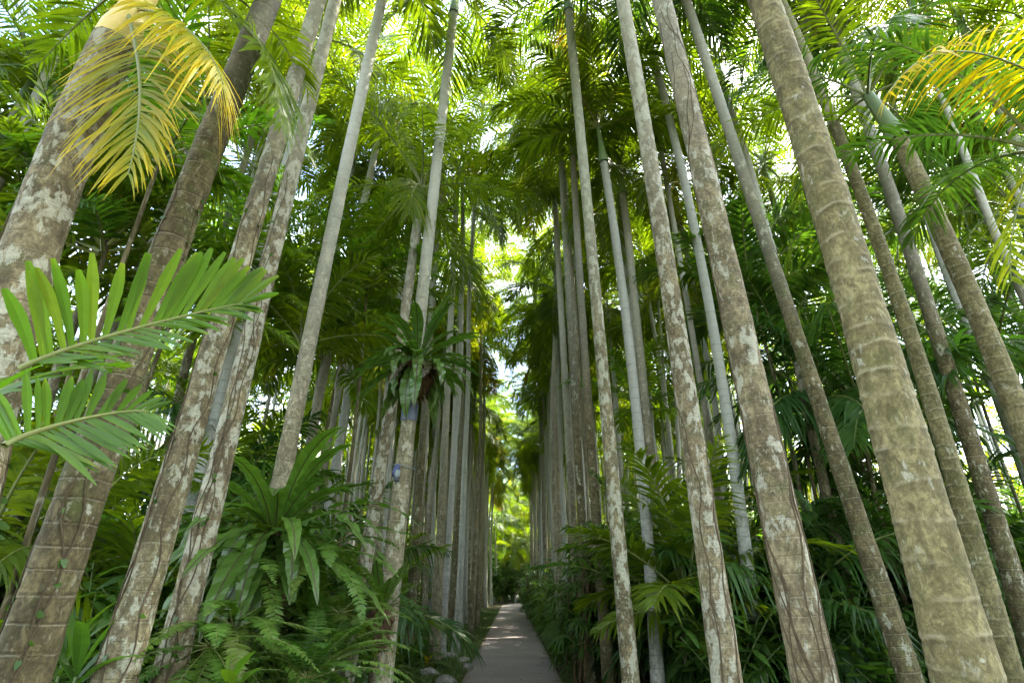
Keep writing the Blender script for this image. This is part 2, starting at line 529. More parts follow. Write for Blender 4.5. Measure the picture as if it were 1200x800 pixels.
# ------------------------------------------------------------------ trunks
def trunk_mesh(name, zs, xs, ys, rad, mat, sides=20, rings=0.0):
    """tapered trunk following the centre line; rings: spacing of the modelled leaf scars"""
    zs = np.asarray(zs)
    r = np.array(rad, float)
    if sides > 13:
        zf = np.arange(zs[0], zs[-1], .03)
        xs = np.interp(zf, zs, xs)
        ys = np.interp(zf, zs, ys)
        r = np.interp(zf, zs, r)
        pa, pb, pc = rng.uniform(0, 6, 3)
        r = r * (1 + 0.014 * np.sin(zf * 5.3 + pa) + 0.010 * np.sin(zf * 13.1 + pb) + 0.006 * np.sin(zf * 31 + pc))
        zs = zf
    mb = MB()
    pts = np.stack([xs, ys, zs], 1)
    if rings:
        zf = np.concatenate([np.arange(zs[0], min(8.0, zs[-1]), .011), np.arange(min(8.0, zs[-1]), zs[-1] + .01, .08)])
        th = np.linspace(0, 2 * PI, sides + 1)
        cx, cy, rr = np.interp(zf, zs, pts[:, 0]), np.interp(zf, zs, pts[:, 1]), np.interp(zf, zs, r)
        RR = np.repeat(rr[:, None], sides + 1, 1)
        TI = np.full((len(zf), sides + 1), .5)
        z = zs[0] + .1
        while z < zs[-1]:
            a1, a2, a3 = rng.uniform(0, 6, 3)
            zc = z + .012 * np.sin(th + a1) + .006 * np.sin(2 * th + a2) + .004 * np.sin(5 * th + a3)
            st = np.clip(.62 + .5 * np.sin(th * 2 + a2) + .4 * np.sin(th * 5 + a1), .12, 1) * rng.uniform(.55, 1)
            dz = zf[:, None] - zc[None]
            pale = np.exp(-(dz / .009) ** 2) * st
            dark = np.exp(-((dz + .017) / .010) ** 2) * st
            RR += .0032 * pale - .0028 * dark + .002 * np.where(dz > 0, np.exp(-np.abs(dz) / .05), 0) * st
            TI += .5 * pale - .38 * dark
            z += rng.uniform(.10, .19) if zs[-1] > 6.5 else rng.uniform(.08, .15)
        TI[:, -1] = TI[:, 0]
        RR[:, -1] = RR[:, 0]
        P = np.stack([cx[:, None] + RR * np.cos(th), cy[:, None] + RR * np.sin(th), np.repeat(zf[:, None], sides + 1, 1)], -1)
        uv = np.stack([np.broadcast_to(th / (2 * PI), RR.shape), np.repeat(zf[:, None], sides + 1, 1)], -1)
        mb.grid(P, np.clip(TI, 0, 1)[None], 0, uv, True)
    else:
        mb.tube(pts, r, sides, 0.5, 0, True, v0=0.0)
    return mb.mesh(name, mat)


def shaft_mesh(name, r0, r1, h, mat, top=(0, 0)):
    z = np.linspace(0, h, 9)
    t = z / h
    r = r0 * (1.0 + 0.28 * np.exp(-((t - 0.1) / 0.16) ** 2)) * (1 - t) + r1 * t
    mb = MB()
    mb.tube(np.stack([top[0] * t, top[1] * t, z], 1), r, 12, 0, 0)
    return mb.mesh(name, mat)


CROWNS = [palm_crown('crown', nf=13 + i % 3, tint=0.08 + 0.042 * i, dry=(0, 0, 0, 1, 0, 0, 0)[i], L=(2.4 + 0.12 * (i % 3), 3.2 + 0.1 * (i % 3)), n=62, lw=.036,
                     ll=0.66 + 0.05 * (i % 2), droop=0.35 + 0.15 * (i % 3), e=(1.35, -.75)) for i in range(7)]
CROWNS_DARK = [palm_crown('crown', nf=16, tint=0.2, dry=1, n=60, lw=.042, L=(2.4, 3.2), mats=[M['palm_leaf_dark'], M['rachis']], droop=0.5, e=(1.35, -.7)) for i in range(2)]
SHAFT = shaft_mesh('crownshaft', 0.1, 0.055, 0.95, M['crownshaft'])


RADF = {}
def pixel_palm(label, pts, Y, d0, H, mat, d1=None, crown=None, crown_scale=1.0, sides=22, rings=0.0, group=None, deg=2, shaft=True, name='palm_tree', crot=None, lod=False):
    """palm whose trunk passes through the given photo pixels at ground distance Y"""
    P = np.array([at(a, b, Y) for a, b in pts])
    z, x = P[:, 2], P[:, 0]
    c = np.polyfit(z, x, deg)
    zlo, zhi = z.min(), z.max()
    zs = np.linspace(-0.06, H, 44)
    def fx(q):
        qc = np.clip(q, max(zlo - 0.4, -0.1), zhi + 1.5)
        dv = np.polyval(np.polyder(c), qc)
        return np.polyval(c, qc) + dv * (q - qc) * np.exp(-np.abs(q - qc) * 0.12)
    xs = fx(zs)
    bx = float(xs[0])
    ys = np.zeros_like(zs)
    d1 = d1 or d0 * 0.74
    d0, d1 = d0 * .93, d1 * .9
    dia = d1 + (d0 - d1) * np.exp(-np.maximum(zs - 1.0, 0) / 2.7) + d0 * 0.30 * np.exp(-np.maximum(zs, 0) / 0.28)
    root = thing(name, label, 'palm tree', (bx, Y, 0), 0, group)
    RADF[root.name] = (zs.copy(), dia / 2)
    obj('trunk', trunk_mesh('trunk', zs, xs - bx, ys, dia / 2, M[mat], sides, rings), root)
    top = (xs[-1] - bx, 0, H)
    slope = (xs[-1] - xs[-2]) / (zs[-1] - zs[-2])
    if shaft:
        rs = dia[-1] / 0.2
        obj('crownshaft', SHAFT, root, top, (0, math.atan(slope), 0), (rs, rs, 1))
        top = (top[0] + slope * 0.95, 0, H + 0.9)
    if crown is not None:
        obj('crown', crown, root, top, (0, math.atan(slope) * 0.5, rng.uniform(0, 6.28) if crot is None else crot), crown_scale)
    root['top'] = 0
    del root['top']
    return root, fx, bx


# ------------------------------------------------------------------ ground and path
PATH_HW = 0.90
k = NT('soil')
vec, _ = k.objvec()
n1 = k.noise(vec, 0.7, 6)
n2 = k.noise(vec, 14, 6, 0.7)
n3 = k.noise(vec, 3.0, 4)
col = k.mix(k.ramp(n2, [(0.35, 0.0), (0.65, 1.0)]), (0.022, 0.017, 0.010), (0.075, 0.055, 0.030))
col = k.mix(k.ramp(n1, [(0.45, 0.0), (0.6, 0.8)]), col, (0.028, 0.045, 0.012))
col = k.mix(k.ramp(n3, [(0.62, 0.0), (0.68, 0.6)]), col, (0.12, 0.085, 0.045))
M['soil'] = k.done(k.principled(col, 0.95, 0.1, k.bump(n2, 0.8, 0.04)))

k = NT('path_concrete')
vec, _ = k.objvec()
n1 = k.noise(vec, 0.8, 6, 0.6)
n2 = k.noise(vec, 60, 4, 0.7)
n3 = k.noise(vec, 5, 6, 0.65)
sx = k.n('ShaderNodeSeparateXYZ')
tcn = k.n('ShaderNodeTexCoord')
k.l(tcn.outputs['Object'], sx.inputs[0])
jy = k.math('FRACT', k.math('DIVIDE', sx.outputs['Y'], 3.0))
joint = k.ramp(jy, [(0.0, 1.0), (0.006, 1.0), (0.010, 0.0)])
ex = k.math('SUBTRACT', PATH_HW, k.math('ABSOLUTE', sx.outputs['X']))
edge = k.ramp(k.math('ADD', ex, k.math('MULTIPLY', n3, 0.12)), [(0.06, 1.0), (0.17, 0.0)])
col = k.mix(k.ramp(n1, [(0.35, 0.0), (0.65, 1.0)]), (0.175, 0.148, 0.136), (0.24, 0.205, 0.19))
col = k.mix(k.math('MULTIPLY', k.ramp(n2, [(0.4, 0.0), (0.62, 1.0)]), 0.35), col, (0.14, 0.115, 0.10))
col = k.mix(k.math('MULTIPLY', k.ramp(n3, [(0.5, 0.0), (0.7, 1.0)]), 0.35), col, (0.17, 0.145, 0.125))
col = k.mix(k.math('MULTIPLY', joint, 0.7), col, (0.08, 0.065, 0.055))
col = k.mix(k.math('MULTIPLY', edge, 0.7), col, (0.10, 0.085, 0.05))
M['path'] = k.done(k.principled(col, 0.8, 0.25, k.bump(n2, 0.3, 0.006)))


def ground_h(X, Y):
    """gentle bank rising away from the path on both sides"""
    d = np.maximum(np.abs(X) - 1.3, 0)
    b = np.minimum(d * 0.06, 0.5)
    return np.where(np.abs(X) > 1.0, b + 0.05 * np.sin(X * 1.7 + 0.6) * np.sin(Y * 0.9) * np.clip((np.abs(X) - 1) / 1.5, 0, 1), 0.0) * np.clip((200 - np.hypot(X, Y)) / 100, 0, 1)


gx = np.concatenate([-np.geomspace(900, 16, 14), np.arange(-15, 15.01, 0.5), np.geomspace(16, 900, 14)])
gy = np.concatenate([-np.geomspace(900, 6, 12), np.arange(-5, 80, 0.8), np.geomspace(82, 1500, 14)])
GX, GY = np.meshgrid(gx, gy)
mb = MB()
mb.grid(np.stack([GX, GY, ground_h(GX, GY)], -1), smooth=True)
tag(obj('ground', mb.mesh('ground', M['soil'])), None, None, kind='structure')

PATH_END = 58.0
def path_x(y):
    return np.where(y > 52, 0.018 * np.maximum(y - 52, 0) ** 2, 0.0)
py_ = np.concatenate([np.arange(-6, 50, 0.75), np.arange(50, 74, 0.5)])
mb = MB()
pxs = np.array([-PATH_HW, -PATH_HW, -0.45, 0.0, 0.45, PATH_HW, PATH_HW])
pzs = np.array([-0.06, 0.036, 0.040, 0.044, 0.040, 0.036, -0.06])
P = np.zeros((len(py_), 7, 3))
P[..., 0] = pxs[None] + path_x(py_)[:, None]
P[..., 1] = py_[:, None]
P[..., 2] = pzs[None]
mb.grid(P)
tag(obj('path', mb.mesh('path', M['path'])), None, None, kind='structure')

# ------------------------------------------------------------------ the near palms (photo pixels of their centre lines)
NEAR = []
def near(*a, **kw):
    r = pixel_palm(*a, **kw)
    NEAR.append((r[0].location.x, r[0].location.y))
    return r

cr = lambda i: CROWNS[i % len(CROWNS)]
# right hand side, from the camera outwards
R1 = near('thickest pale olive palm trunk with clear rings, leaning across the right side', [(895, 0), (979, 265), (1062, 530), (1133, 800)], 2.57, .272, 12.0, 'bark_ringed', .205, cr(0), sides=36, rings=1)
R2 = near('mottled tan palm trunk wrapped in thin brown vines, beside the thickest ringed palm', [(776, 0), (806, 130), (838, 265), (901, 530), (953, 800)], 3.67, .27, 12.5, 'bark_mottled', .20, cr(1), sides=28)
R3 = near('brown lichen speckled trunk with a root creeping up it, left of the vine wrapped palm', [(730, 0), (753, 135), (772, 270), (818, 530), (850, 800)], 4.8, .25, 13.0, 'bark_mottled', .185, cr(2), sides=26)
R4 = near('smooth pale grey palm trunk with a green top and drooping fronds over the path', [(709, 205), (721, 265), (737, 405), (749, 530), (763, 670), (771, 800)], 8.8, .20, 9.6, 'bark_smooth', .17, None)
R5 = near('dark lichen spotted palm trunk just left of the smooth pale grey one', [(675, 100), (690, 265), (703, 400), (716, 530), (727, 665), (739, 800)], 7.5, .225, 12.4, 'bark_mottled', .19, cr(3))
R6 = near('slim brown palm trunk with sunlit edge, second from the smooth grey palm toward the path', [(669, 130), (676, 260), (684, 400), (693, 530), (703, 665), (714, 800)], 10.3, .22, 12.3, 'bark_mossy', .17, cr(4), sides=14)
R7 = near('mossy greenish palm trunk closest to the right edge of the path', [(655, 130), (661, 260), (668, 400), (679, 530), (687, 665), (691, 800)], 11.2, .21, 12.8, 'bark_mossy', .17, cr(5), sides=14)
R8 = near('grey brown palm trunk rising from the lady palm hedge by the path', [(645, 130), (651, 260), (660, 400), (668, 530), (672, 640)], 13.2, .22, 13.2, 'bark_far', .18, cr(6), sides=14, crown_scale=1.3)
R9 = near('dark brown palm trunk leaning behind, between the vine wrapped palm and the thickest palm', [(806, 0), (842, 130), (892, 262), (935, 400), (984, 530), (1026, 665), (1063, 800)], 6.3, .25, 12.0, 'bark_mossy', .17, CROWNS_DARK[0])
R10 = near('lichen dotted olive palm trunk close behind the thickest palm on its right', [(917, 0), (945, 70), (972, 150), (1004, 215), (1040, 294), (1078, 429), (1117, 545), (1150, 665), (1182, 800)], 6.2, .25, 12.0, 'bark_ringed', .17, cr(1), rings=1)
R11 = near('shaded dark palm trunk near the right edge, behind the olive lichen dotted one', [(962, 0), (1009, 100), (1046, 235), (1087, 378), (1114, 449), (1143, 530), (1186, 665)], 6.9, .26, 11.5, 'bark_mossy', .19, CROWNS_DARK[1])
R12 = near('curved olive palm trunk leaving the right edge under the yellow fronds', [(1045, 145), (1072, 203), (1097, 256), (1122, 310), (1148, 371), (1184, 463), (1215, 540)], 5.4, .27, 6.9, 'bark_ringed', .21, None, shaft=False, rings=1)
R13 = near('pale grey spotted palm trunk behind the brown root creeped palm', [(784, 140), (815, 265), (838, 400), (857, 530), (871, 630), (892, 800)], 8.3, .215, 12.6, 'bark_smooth', .17, cr(2), sides=16)
R14 = near('thin pale palm trunk between the grey spotted palm and the root creeped palm', [(766, 130), (790, 265), (813, 400), (832, 520), (845, 600)], 10.5, .17, 11.5, 'bark_far', .13, cr(3), sides=12)
# left hand side
L1 = near('thick ivy covered palm trunk leaving the left edge under a yellow crown', [(135, 50), (111, 101), (74, 186), (47, 265), (10, 380), (-25, 490)], 2.4, .30, 4.75, 'bark_mottled', .25, None, sides=30, shaft=False)
L2 = near('broad mossy brown palm trunk leaning from the bottom left corner', [(287, 60), (253, 160), (213, 267), (157, 400), (105, 530), (66, 665), (25, 800)], 3.05, .285, 7.2, 'bark_mossy', .195, None, sides=30)
L3 = near('pale lichen blotched palm trunk, second from the left at the bottom', [(370, 0), (351, 101), (322, 169), (293, 260), (251, 400), (214, 530), (171, 665), (138, 800)], 4.0, .275, 11.0, 'bark_mottled', .165, cr(4), sides=28)
L4 = near('lichen blotched palm trunk, third from the left at the bottom, crossing close behind the second', [(392, 0), (372, 85), (354, 169), (323, 262), (296, 400), (258, 530), (230, 665), (196, 800)], 4.5, .24, 11.5, 'bark_mottled', .155, cr(5), sides=26)
L4b = near('thin pale palm trunk between the second and third trunks from the left', [(378, 40), (352, 118), (335, 190), (318, 262), (277, 400), (240, 530)], 7.6, .20, 11.0, 'bark_smooth', .15, cr(6), sides=14)
L5 = near('clean grey brown palm trunk rising out of the large bird nest fern', [(447, 0), (420, 135), (389, 265), (363, 400), (335, 530), (309, 665), (285, 800)], 6.2, .26, 12.0, 'bark_far', .185, cr(0), sides=20)
L6 = near('palm trunk carrying the high bird nest fern and a grey blue sleeve', [(533, 0), (517, 150), (505, 265), (491, 370), (474, 530), (461, 665), (446, 800)], 7.4, .30, 12.2, 'bark_far', .19, cr(1), sides=20)
L7 = near('leaning brown palm trunk just left of the one with the grey blue sleeve', [(488, 265), (475, 370), (459, 470), (449, 530), (427, 665), (404, 800)], 8.6, .25, 8.0, 'bark_mottled', .18, cr(2), sides=18)
L8 = near('straight dark palm trunk standing behind the small bird nest fern by the verge', [(524, 100), (513, 265), (504, 400), (493, 530), (485, 660), (477, 785)], 13.6, .26, 13.2, 'bark_mossy', .19, cr(3), sides=16, crown_scale=1.3)
L9 = near('ringed grey brown palm trunk standing nearest the rocks on the grass verge', [(541, 100), (533, 265), (527, 400), (521, 530), (515, 655), (508, 775)], 14.2, .28, 13.4, 'bark_far', .19, cr(4), sides=16, crown_scale=1.3)
L10 = near('slim sunlit palm trunk directly right of the one nearest the rocks', [(546, 200), (540, 330), (531, 530), (522, 735)], 19.0, .235, 12.6, 'bark_far', .17, cr(5), sides=14, crown_scale=1.3)
L11 = near('dark straight palm trunk on the grass verge, right of the slim sunlit trunk', [(549, 250), (544, 400), (538, 560), (533, 740)], 21.5, .27, 13.4, 'bark_mossy', .18, cr(6), sides=14, crown_scale=1.3)

# palms with crowns inside the picture: separate fronds
def frond_part(parent, name, build, mats, label=None):
    mb = MB()
    build(mb)
    o = obj(name, mb.mesh(name, mats), parent)
    if label:
        o['label'] = label
    return o

PL = [M['palm_leaf'], M['rachis']]
# R4: the crown over the path
r, fx, bx = R4
tz = 9.6 + 0.95
tx = float(fx(9.6) - bx) - 0.06
for i, (az, e0, curl, L, ti) in enumerate([(3.35, .55, 1.5, 2.5, .25), (2.9, .15, 1.1, 2.3, .2), (3.9, .9, 1.6, 2.4, .22), (5.2, .7, 1.5, 2.4, .2), (0.2, .6, 1.5, 2.4, .2), (1.2, .8, 1.4, 2.3, .25),
                                          (2.2, 1.0, 1.4, 2.4, .3), (4.5, 1.25, 1.2, 2.2, .35), (0.9, 1.35, .9, 2.2, .35), (5.9, .1, 1.2, 2.2, .3)]):
    frond_part(r, 'frond', lambda mb: frond(mb, (tx, 0, tz), az, e0, curl, L, 60, .72, .052, .75, ti), PL)

# L1: short palm with a yellow crownshaft and a hanging yellow frond
r, fx, bx = L1
sh = shaft_mesh('crownshaft', .098, .07, .8, M['crownshaft_yellow'], (.10, 0))
obj('crownshaft', sh, r, (float(fx(4.75) - bx), 0, 4.75))
def rel(o, pts):
    return np.array([at(*p) for p in pts]) - np.array(o.location)
def smooth_pts(P, n=16):
    P = np.asarray(P, float)
    s = np.linspace(0, 1, len(P))
    u = np.linspace(0, 1, n)
    d = min(3, len(P) - 1)
    return np.stack([np.polyval(np.polyfit(s, P[:, i], d), u) for i in range(3)], 1)
def drawn_frond(o, pts, n, ll, lw, droop, ti, mats, label=None, rr=.014, **kw):
    P = smooth_pts(rel(o, pts))
    def b(mb):
        mb.tube(P, np.linspace(rr, rr * .2, len(P)), 5, ti, 1)
        pinnae(mb, P, n, ll, lw, droop, ti, **kw)
    return frond_part(o, 'frond', b, mats, label)
YL = [M['yellow_leaf'], M['rachis']]
drawn_frond(r, [(150, 15, 2.35), (160, 60, 2.2), (164, 120, 2.1), (150, 205, 2.05)], 62, .42, .023, .5, .44, YL, 'yellow old frond hanging down from the crown', start=.12, fa=(.45, 1.0), lift=.1, updir=(0, -1, .2), tipcol=.2, K=4)
drawn_frond(r, [(150, 10, 2.4), (195, 20, 2.25), (235, 50, 2.15), (262, 100, 2.1)], 62, .40, .023, .9, .44, YL, 'yellow tipped frond arching to the right', start=.12, fa=(.5, 1.0), lift=.0, tipcol=.22, K=4)
for (az, e0, curl, L, ti) in [(2.6, .6, 1.2, 2.1, .25), (3.6, .2, .9, 2.2, .3), (4.4, .9, 1.4, 2.0, .3), (1.4, .9, 1.2, 2.2, .3), (0.5, 1.2, 1.2, 2.0, .4), (5.4, 1.3, 1.1, 1.8, .4)]:
    frond_part(r, 'frond', lambda mb: frond(mb, (float(fx(4.75) - bx) + .1, 0, 5.5), az, e0, curl, L, 46, .5, .036, .5, ti), PL)

# L2: its crown hides the top left corner
r, fx, bx = L2
tx = float(fx(7.2) - bx) + .2
drawn_frond(r, [(225, -40, 3.1), (270, 10, 2.9), (310, 60, 2.85), (330, 150, 2.8)], 60, .62, .046, .35, .2, PL, start=.1, lift=.05, K=4)
for (az, e0, curl, L, ti) in [(2.6, .5, 1.4, 2.6, .2), (3.4, .1, 1.2, 2.5, .2), (4.2, .7, 1.5, 2.4, .25), (5.3, .4, 1.5, 2.4, .2), (0.2, .5, 1.4, 2.6, .2), (1.2, .6, 1.4, 2.5, .2), (0.8, 1.2, 1.2, 2.3, .3), (3., 1.25, 1.2, 2.3, .3), (2.0, .9, 1.4, 2.5, .3)]:
    frond_part(r, 'frond', lambda mb: frond(mb, (tx, 0, 8.05), az, e0, curl, L, 48, .62, .04, .5, ti), PL)

# R12: yellowing fronds at the top right
r, fx, bx = R12
sh = shaft_mesh('crownshaft', .11, .07, .8, M['crownshaft'], (-.2, 0))
obj('crownshaft', sh, r, (float(fx(6.9) - bx), 0, 6.9))
tx = float(fx(6.9) - bx) - .2
DL = [M['palm_leaf_dark'], M['rachis']]
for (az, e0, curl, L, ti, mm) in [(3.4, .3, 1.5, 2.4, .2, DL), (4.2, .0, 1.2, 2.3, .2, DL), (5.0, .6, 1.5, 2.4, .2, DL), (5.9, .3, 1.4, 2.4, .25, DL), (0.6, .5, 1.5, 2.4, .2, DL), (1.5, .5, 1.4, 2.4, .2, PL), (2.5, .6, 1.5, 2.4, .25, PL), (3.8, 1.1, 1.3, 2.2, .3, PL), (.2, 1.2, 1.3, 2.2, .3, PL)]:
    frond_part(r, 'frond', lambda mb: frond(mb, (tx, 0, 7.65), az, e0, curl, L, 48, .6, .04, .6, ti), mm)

# palm just outside the right edge that carries the yellow fronds in view
yp = thing('palm_tree', 'palm at the right edge with yellow orange fronds hanging into view', 'palm tree', (4.55, 3.6, 0))
zs = np.linspace(-.05, 4.3, 30)
obj('trunk', trunk_mesh('trunk', zs, 0.0 * zs, 0 * zs, .13 - .01 * zs, M['bark_ringed'], 18, .12), yp)
obj('crownshaft', shaft_mesh('crownshaft', .1, .06, .75, M['crownshaft']), yp, (0, 0, 4.3))
drawn_frond(yp, [(1290, 130, 3.6), (1210, 85, 3.3), (1120, 60, 3.1), (1040, 110, 2.95)], 56, .52, .036, .55, .62, YL, 'yellow orange frond drooping over the right edge', start=.08, lift=.0, fa=(.3, .8), K=4, tipcol=.12)
drawn_frond(yp, [(1290, 135, 3.7), (1245, 150, 3.5), (1200, 220, 3.4), (1185, 330, 3.35)], 50, .48, .036, .4, .40, YL, 'yellow green frond hanging along the right edge', start=.08, lift=.0, fa=(.3, .8), K=4)
for (az, e0, curl, L, ti) in [(4.6, .7, 1.5, 2.0, .3), (2.4, .9, 1.4, 2.1, .25), (1.4, .7, 1.4, 2.1, .25), (.5, .9, 1.3, 2.1, .25), (3.2, 1.25, 1.2, 1.9, .3), (5.6, 1.2, 1.3, 1.9, .3)]:
    frond_part(yp, 'frond', lambda mb: frond(mb, (0, 0, 5.0), az, e0, curl, L, 46, .5, .036, .5, ti), DL)

# ------------------------------------------------------------------ rows and forest of palms
PROTO = []
for i in range(5):
    Ht = 11.2 + 0.4 * i
    zs = np.linspace(-0.3, Ht, 30)
    a, b2 = rng.normal(0, .10), rng.uniform(0, 6)
    xs = a * (zs / Ht) ** 2 * 3 + 0.09 * np.sin(zs * .55 + b2) - .09 * math.sin(b2) + .02 * np.sin(zs * 1.7 + b2)
    ys = rng.normal(0, .12) * (zs / Ht) ** 2 * 3
    dia = .165 + .075 * np.exp(-np.maximum(zs, 0) / 3) + .07 * np.exp(-np.maximum(zs, 0) / .3)
    tm = trunk_mesh('trunk', zs, xs, ys, dia / 2, M[['bark_far', 'bark_smooth', 'bark_far', 'bark_smooth', 'bark_mottled'][i]], 10)
    PROTO.append((Ht, tm, xs[-1], ys[-1]))
NP = [0]
def forest_palm(x, y, H, label, group, th=1.0, crown=None, cs=(.85, 1.08), tilt=0.0):
    Ht, tm, tx, ty = PROTO[NP[0] % 5]
    ci = (NP[0] * 3 + NP[0] // 7) % 7
    NP[0] += 1
    s = H / Ht
    root = thing('palm_tree', label, 'palm tree', (x, y, float(ground_h(np.array(x), np.array(y)))), rng.uniform(0, 6.28), group)
    obj('trunk', tm, root, scale=(th, th, s))
    obj('crownshaft', SHAFT, root, (tx * th, ty * th, H), scale=(.95 * th, .95 * th, 1))
    obj('crown', crown or CROWNS[ci], root, (tx * th, ty * th, H + .9), (rng.normal(0, .08), rng.normal(0, .08), rng.uniform(0, 6.28)), rng.uniform(*cs))
    return root
PLACED = list(NEAR)
def free(x, y, d):
    return all((x - a) ** 2 + (y - b) ** 2 > d * d for a, b in PLACED)
def in_view(x, y, margin=1.5):
    zc = y * math.cos(PITCH)
    return abs(x) < 0.94 * zc * 1.25 + margin

y = 23.0
while y < 57:
    x = -2.15 + rng.normal(0, .16)
    forest_palm(x, y, rng.uniform(9.5, 14), 'distant slim palm trunk in the row along the left of the path', 'palms of the left path row', cs=(1.05, 1.3))
    PLACED.append((x, y)); y += rng.uniform(1.2, 1.9)
y = 14.8
while y < 57:
    x = 1.85 + rng.normal(0, .16)
    forest_palm(x, y, rng.uniform(9.5, 14), 'distant slim palm trunk in the row along the right of the path', 'palms of the right path row', th=rng.uniform(.7, .95), cs=(1.0, 1.3))
    PLACED.append((x, y)); y += rng.uniform(1.0, 1.6)
for sgn, x0 in ((-1, 3.5), (1, 3.2)):
    y = 10.5
    while y < 57:
        x = sgn * (x0 + rng.normal(0, .35))
        if free(x, y, .9):
            forest_palm(x, y, rng.uniform(10.0, 13.5), 'slim palm in the second row back on the %s side' % ('left' if sgn < 0 else 'right'), 'second row palms on the %s' % ('left' if sgn < 0 else 'right'))
            PLACED.append((x, y))
        y += rng.uniform(1.8, 3.0)
cnt = 0
for _ in range(9000):
    if cnt > 140:
        break
    sgn = rng.choice([-1, 1])
    y = 5.5 + 56 * rng.uniform() ** 1.5
    x = sgn * rng.uniform(3.9, 17)
    if not in_view(x, y) or not free(x, y, 1.25 if abs(x) < 10 else 2.0):
        continue
    side = 'left' if sgn < 0 else 'right'
    H = rng.uniform(8.5, 13.0) if rng.uniform() < (.95 if sgn > 0 else .75) else rng.uniform(4.5, 8.5)
    forest_palm(x, y, H, 'palm deep in the forest on the %s side' % side, 'forest palms on the %s' % side, th=rng.uniform(.5, .85), crown=CROWNS_DARK[cnt % 2] if cnt % 7 == 0 else None, cs=(.75, 1.0))
    PLACED.append((x, y))
    cnt += 1
for (px, py, Y, lb) in [(40, 90, 6.0, 'dark palm crown filling the top left corner'), (215, 120, 7.5, 'palm crown between the ivy covered and the mossy corner trunk'), (330, 60, 9.5, 'palm crown high between the pale blotched trunks'),
                        (430, 190, 13.0, 'bright palm crown left of the sleeve trunk high up'), (590, 90, 16.0, 'palm crown hanging over the path high up'), (575, 265, 22.0, 'sunlit palm crown over the path further along'),
                        (640, 215, 18.0, 'yellow green palm crown on the right of the path gap'), (545, 180, 15.0, 'palm crown on the left of the path gap'), (850, 60, 9.0, 'palm crown between the vine wrapped and thickest palms'),
                        (1010, 60, 8.5, 'dark palm crown behind the thickest palm at the top'), (1120, 30, 7.5, 'palm crown above the yellow orange frond'), (1180, 260, 8.5, 'palm crown behind the yellow green frond'), (600, 340, 30.0, 'small palm crown in the middle of the path gap'), (575, 330, 26.0, 'palm crown low on the left of the path gap'), (640, 290, 27.0, 'palm crown low on the right of the path gap'), (785, 310, 13.0, 'palm crown left of the vine wrapped palm at mid height'), (775, 400, 17.0, 'palm crown between the smooth grey palm and the root creeped trunk'), (790, 210, 12.0, 'high palm crown above the grey spotted palm'), (905, 300, 12.0, 'palm crown between the vine wrapped and dark leaning palms'), (330, 110, 11.0, 'palm crown behind the pale blotched trunks at the top'), (290, 210, 12.0, 'palm crown behind the second trunk from the left'), (270, 340, 12.0, 'palm crown behind the upper bright frond'), (1190, 110, 9.0, 'palm crown behind the yellow orange frond'), (1120, 190, 10.5, 'palm crown behind the curved olive palm'), (425, 90, 12.0, 'palm crown high left of the sleeve trunk top'), (600, 60, 12.5, 'palm crown at the very top of the path gap'), (615, 150, 17.0, 'palm crown hanging in the upper path gap')]:
    p = at(px, py, Y)
    x_ = p[0] if abs(p[0]) > 1.3 else math.copysign(1.45, p[0] if p[0] else 1)
    o = forest_palm(x_, Y, p[2] - .9, lb, None, .8, cs=(1.1, 1.25))
    o.rotation_euler = (0, 0, 0)
    PLACED.append((x_, Y))
# the rows go on behind the viewpoint and shade the near trunks
for i in range(7):
    for sgn in (-1, 1):
        forest_palm(sgn * (2.6 + rng.normal(0, .3)), -1.5 - i * 1.9 + rng.normal(0, .2), rng.uniform(9, 12), 'palm continuing the %s row behind the viewpoint' % ('left' if sgn < 0 else 'right'), 'palms behind the viewpoint')
        if i % 2:
            forest_palm(sgn * (5.5 + rng.normal(0, .6)), -2.5 - i * 1.6, rng.uniform(6, 10), 'palm continuing the %s row behind the viewpoint' % ('left' if sgn < 0 else 'right'), 'palms behind the viewpoint')
# palms across the end of the walk, where the path bends away
for i, (x, y, H) in enumerate([(-1.8, 61, 7), (-.9, 66, 10), (.4, 72, 6), (-3.2, 65, 12), (2.9, 63, 9), (-2.0, 73, 13), (1.6, 78, 11), (-.2, 80, 8), (4.4, 70, 12.5), (-4.6, 71, 8), (.3, 61.5, 4.5), (-1.0, 63, 3.2), (1.4, 66, 5.5), (-2.6, 69, 5.0), (.2, 84, 13), (-3, 88, 14), (2.6, 90, 14), (-.8, 69, 8.5), (1.5, 73, 12)]):
    forest_palm(x, y, H, 'small palm crown closing the far end of the walk', 'palms at the end of the walk', cs=(1.0, 1.3))

# ------------------------------------------------------------------ understorey palms
def young_palm_mesh(nf, L, ll, lw, n, tint, mats, droop=.4, e=(1.35, .15), blunt=False, K=3):
    return palm_crown('crown', nf=nf, L=L, n=n, ll=ll, lw=lw, droop=droop, tint=tint, e=e, mats=mats, dry=0, K=K, curl=(.7, 1.3))
YOUNG = [young_palm_mesh(12, (1.6, 2.4), .55, .055, 38, .2, PL), young_palm_mesh(13, (1.7, 2.5), .55, .055, 40, .25, DL), young_palm_mesh(11, (1.5, 2.2), .5, .06, 32, .35, PL, .6, (1.35, -.2)),
         young_palm_mesh(14, (1.9, 2.7), .6, .05, 44, .15, DL, .8, (1.3, -.4)), young_palm_mesh(12, (1.6, 2.4), .55, .055, 36, .42, [M['bright_leaf'], M['rachis']], .5)]
zs = np.linspace(-.4, 1, 12)
YSTEM = trunk_mesh('stem', zs, .10 * np.sin(zs * 2.2) - .10 * math.sin(2.2) * zs, .12 * np.sin(zs * 3.14159), .036 - .012 * np.clip(zs, 0, 1), M['bark_mossy'], 8)
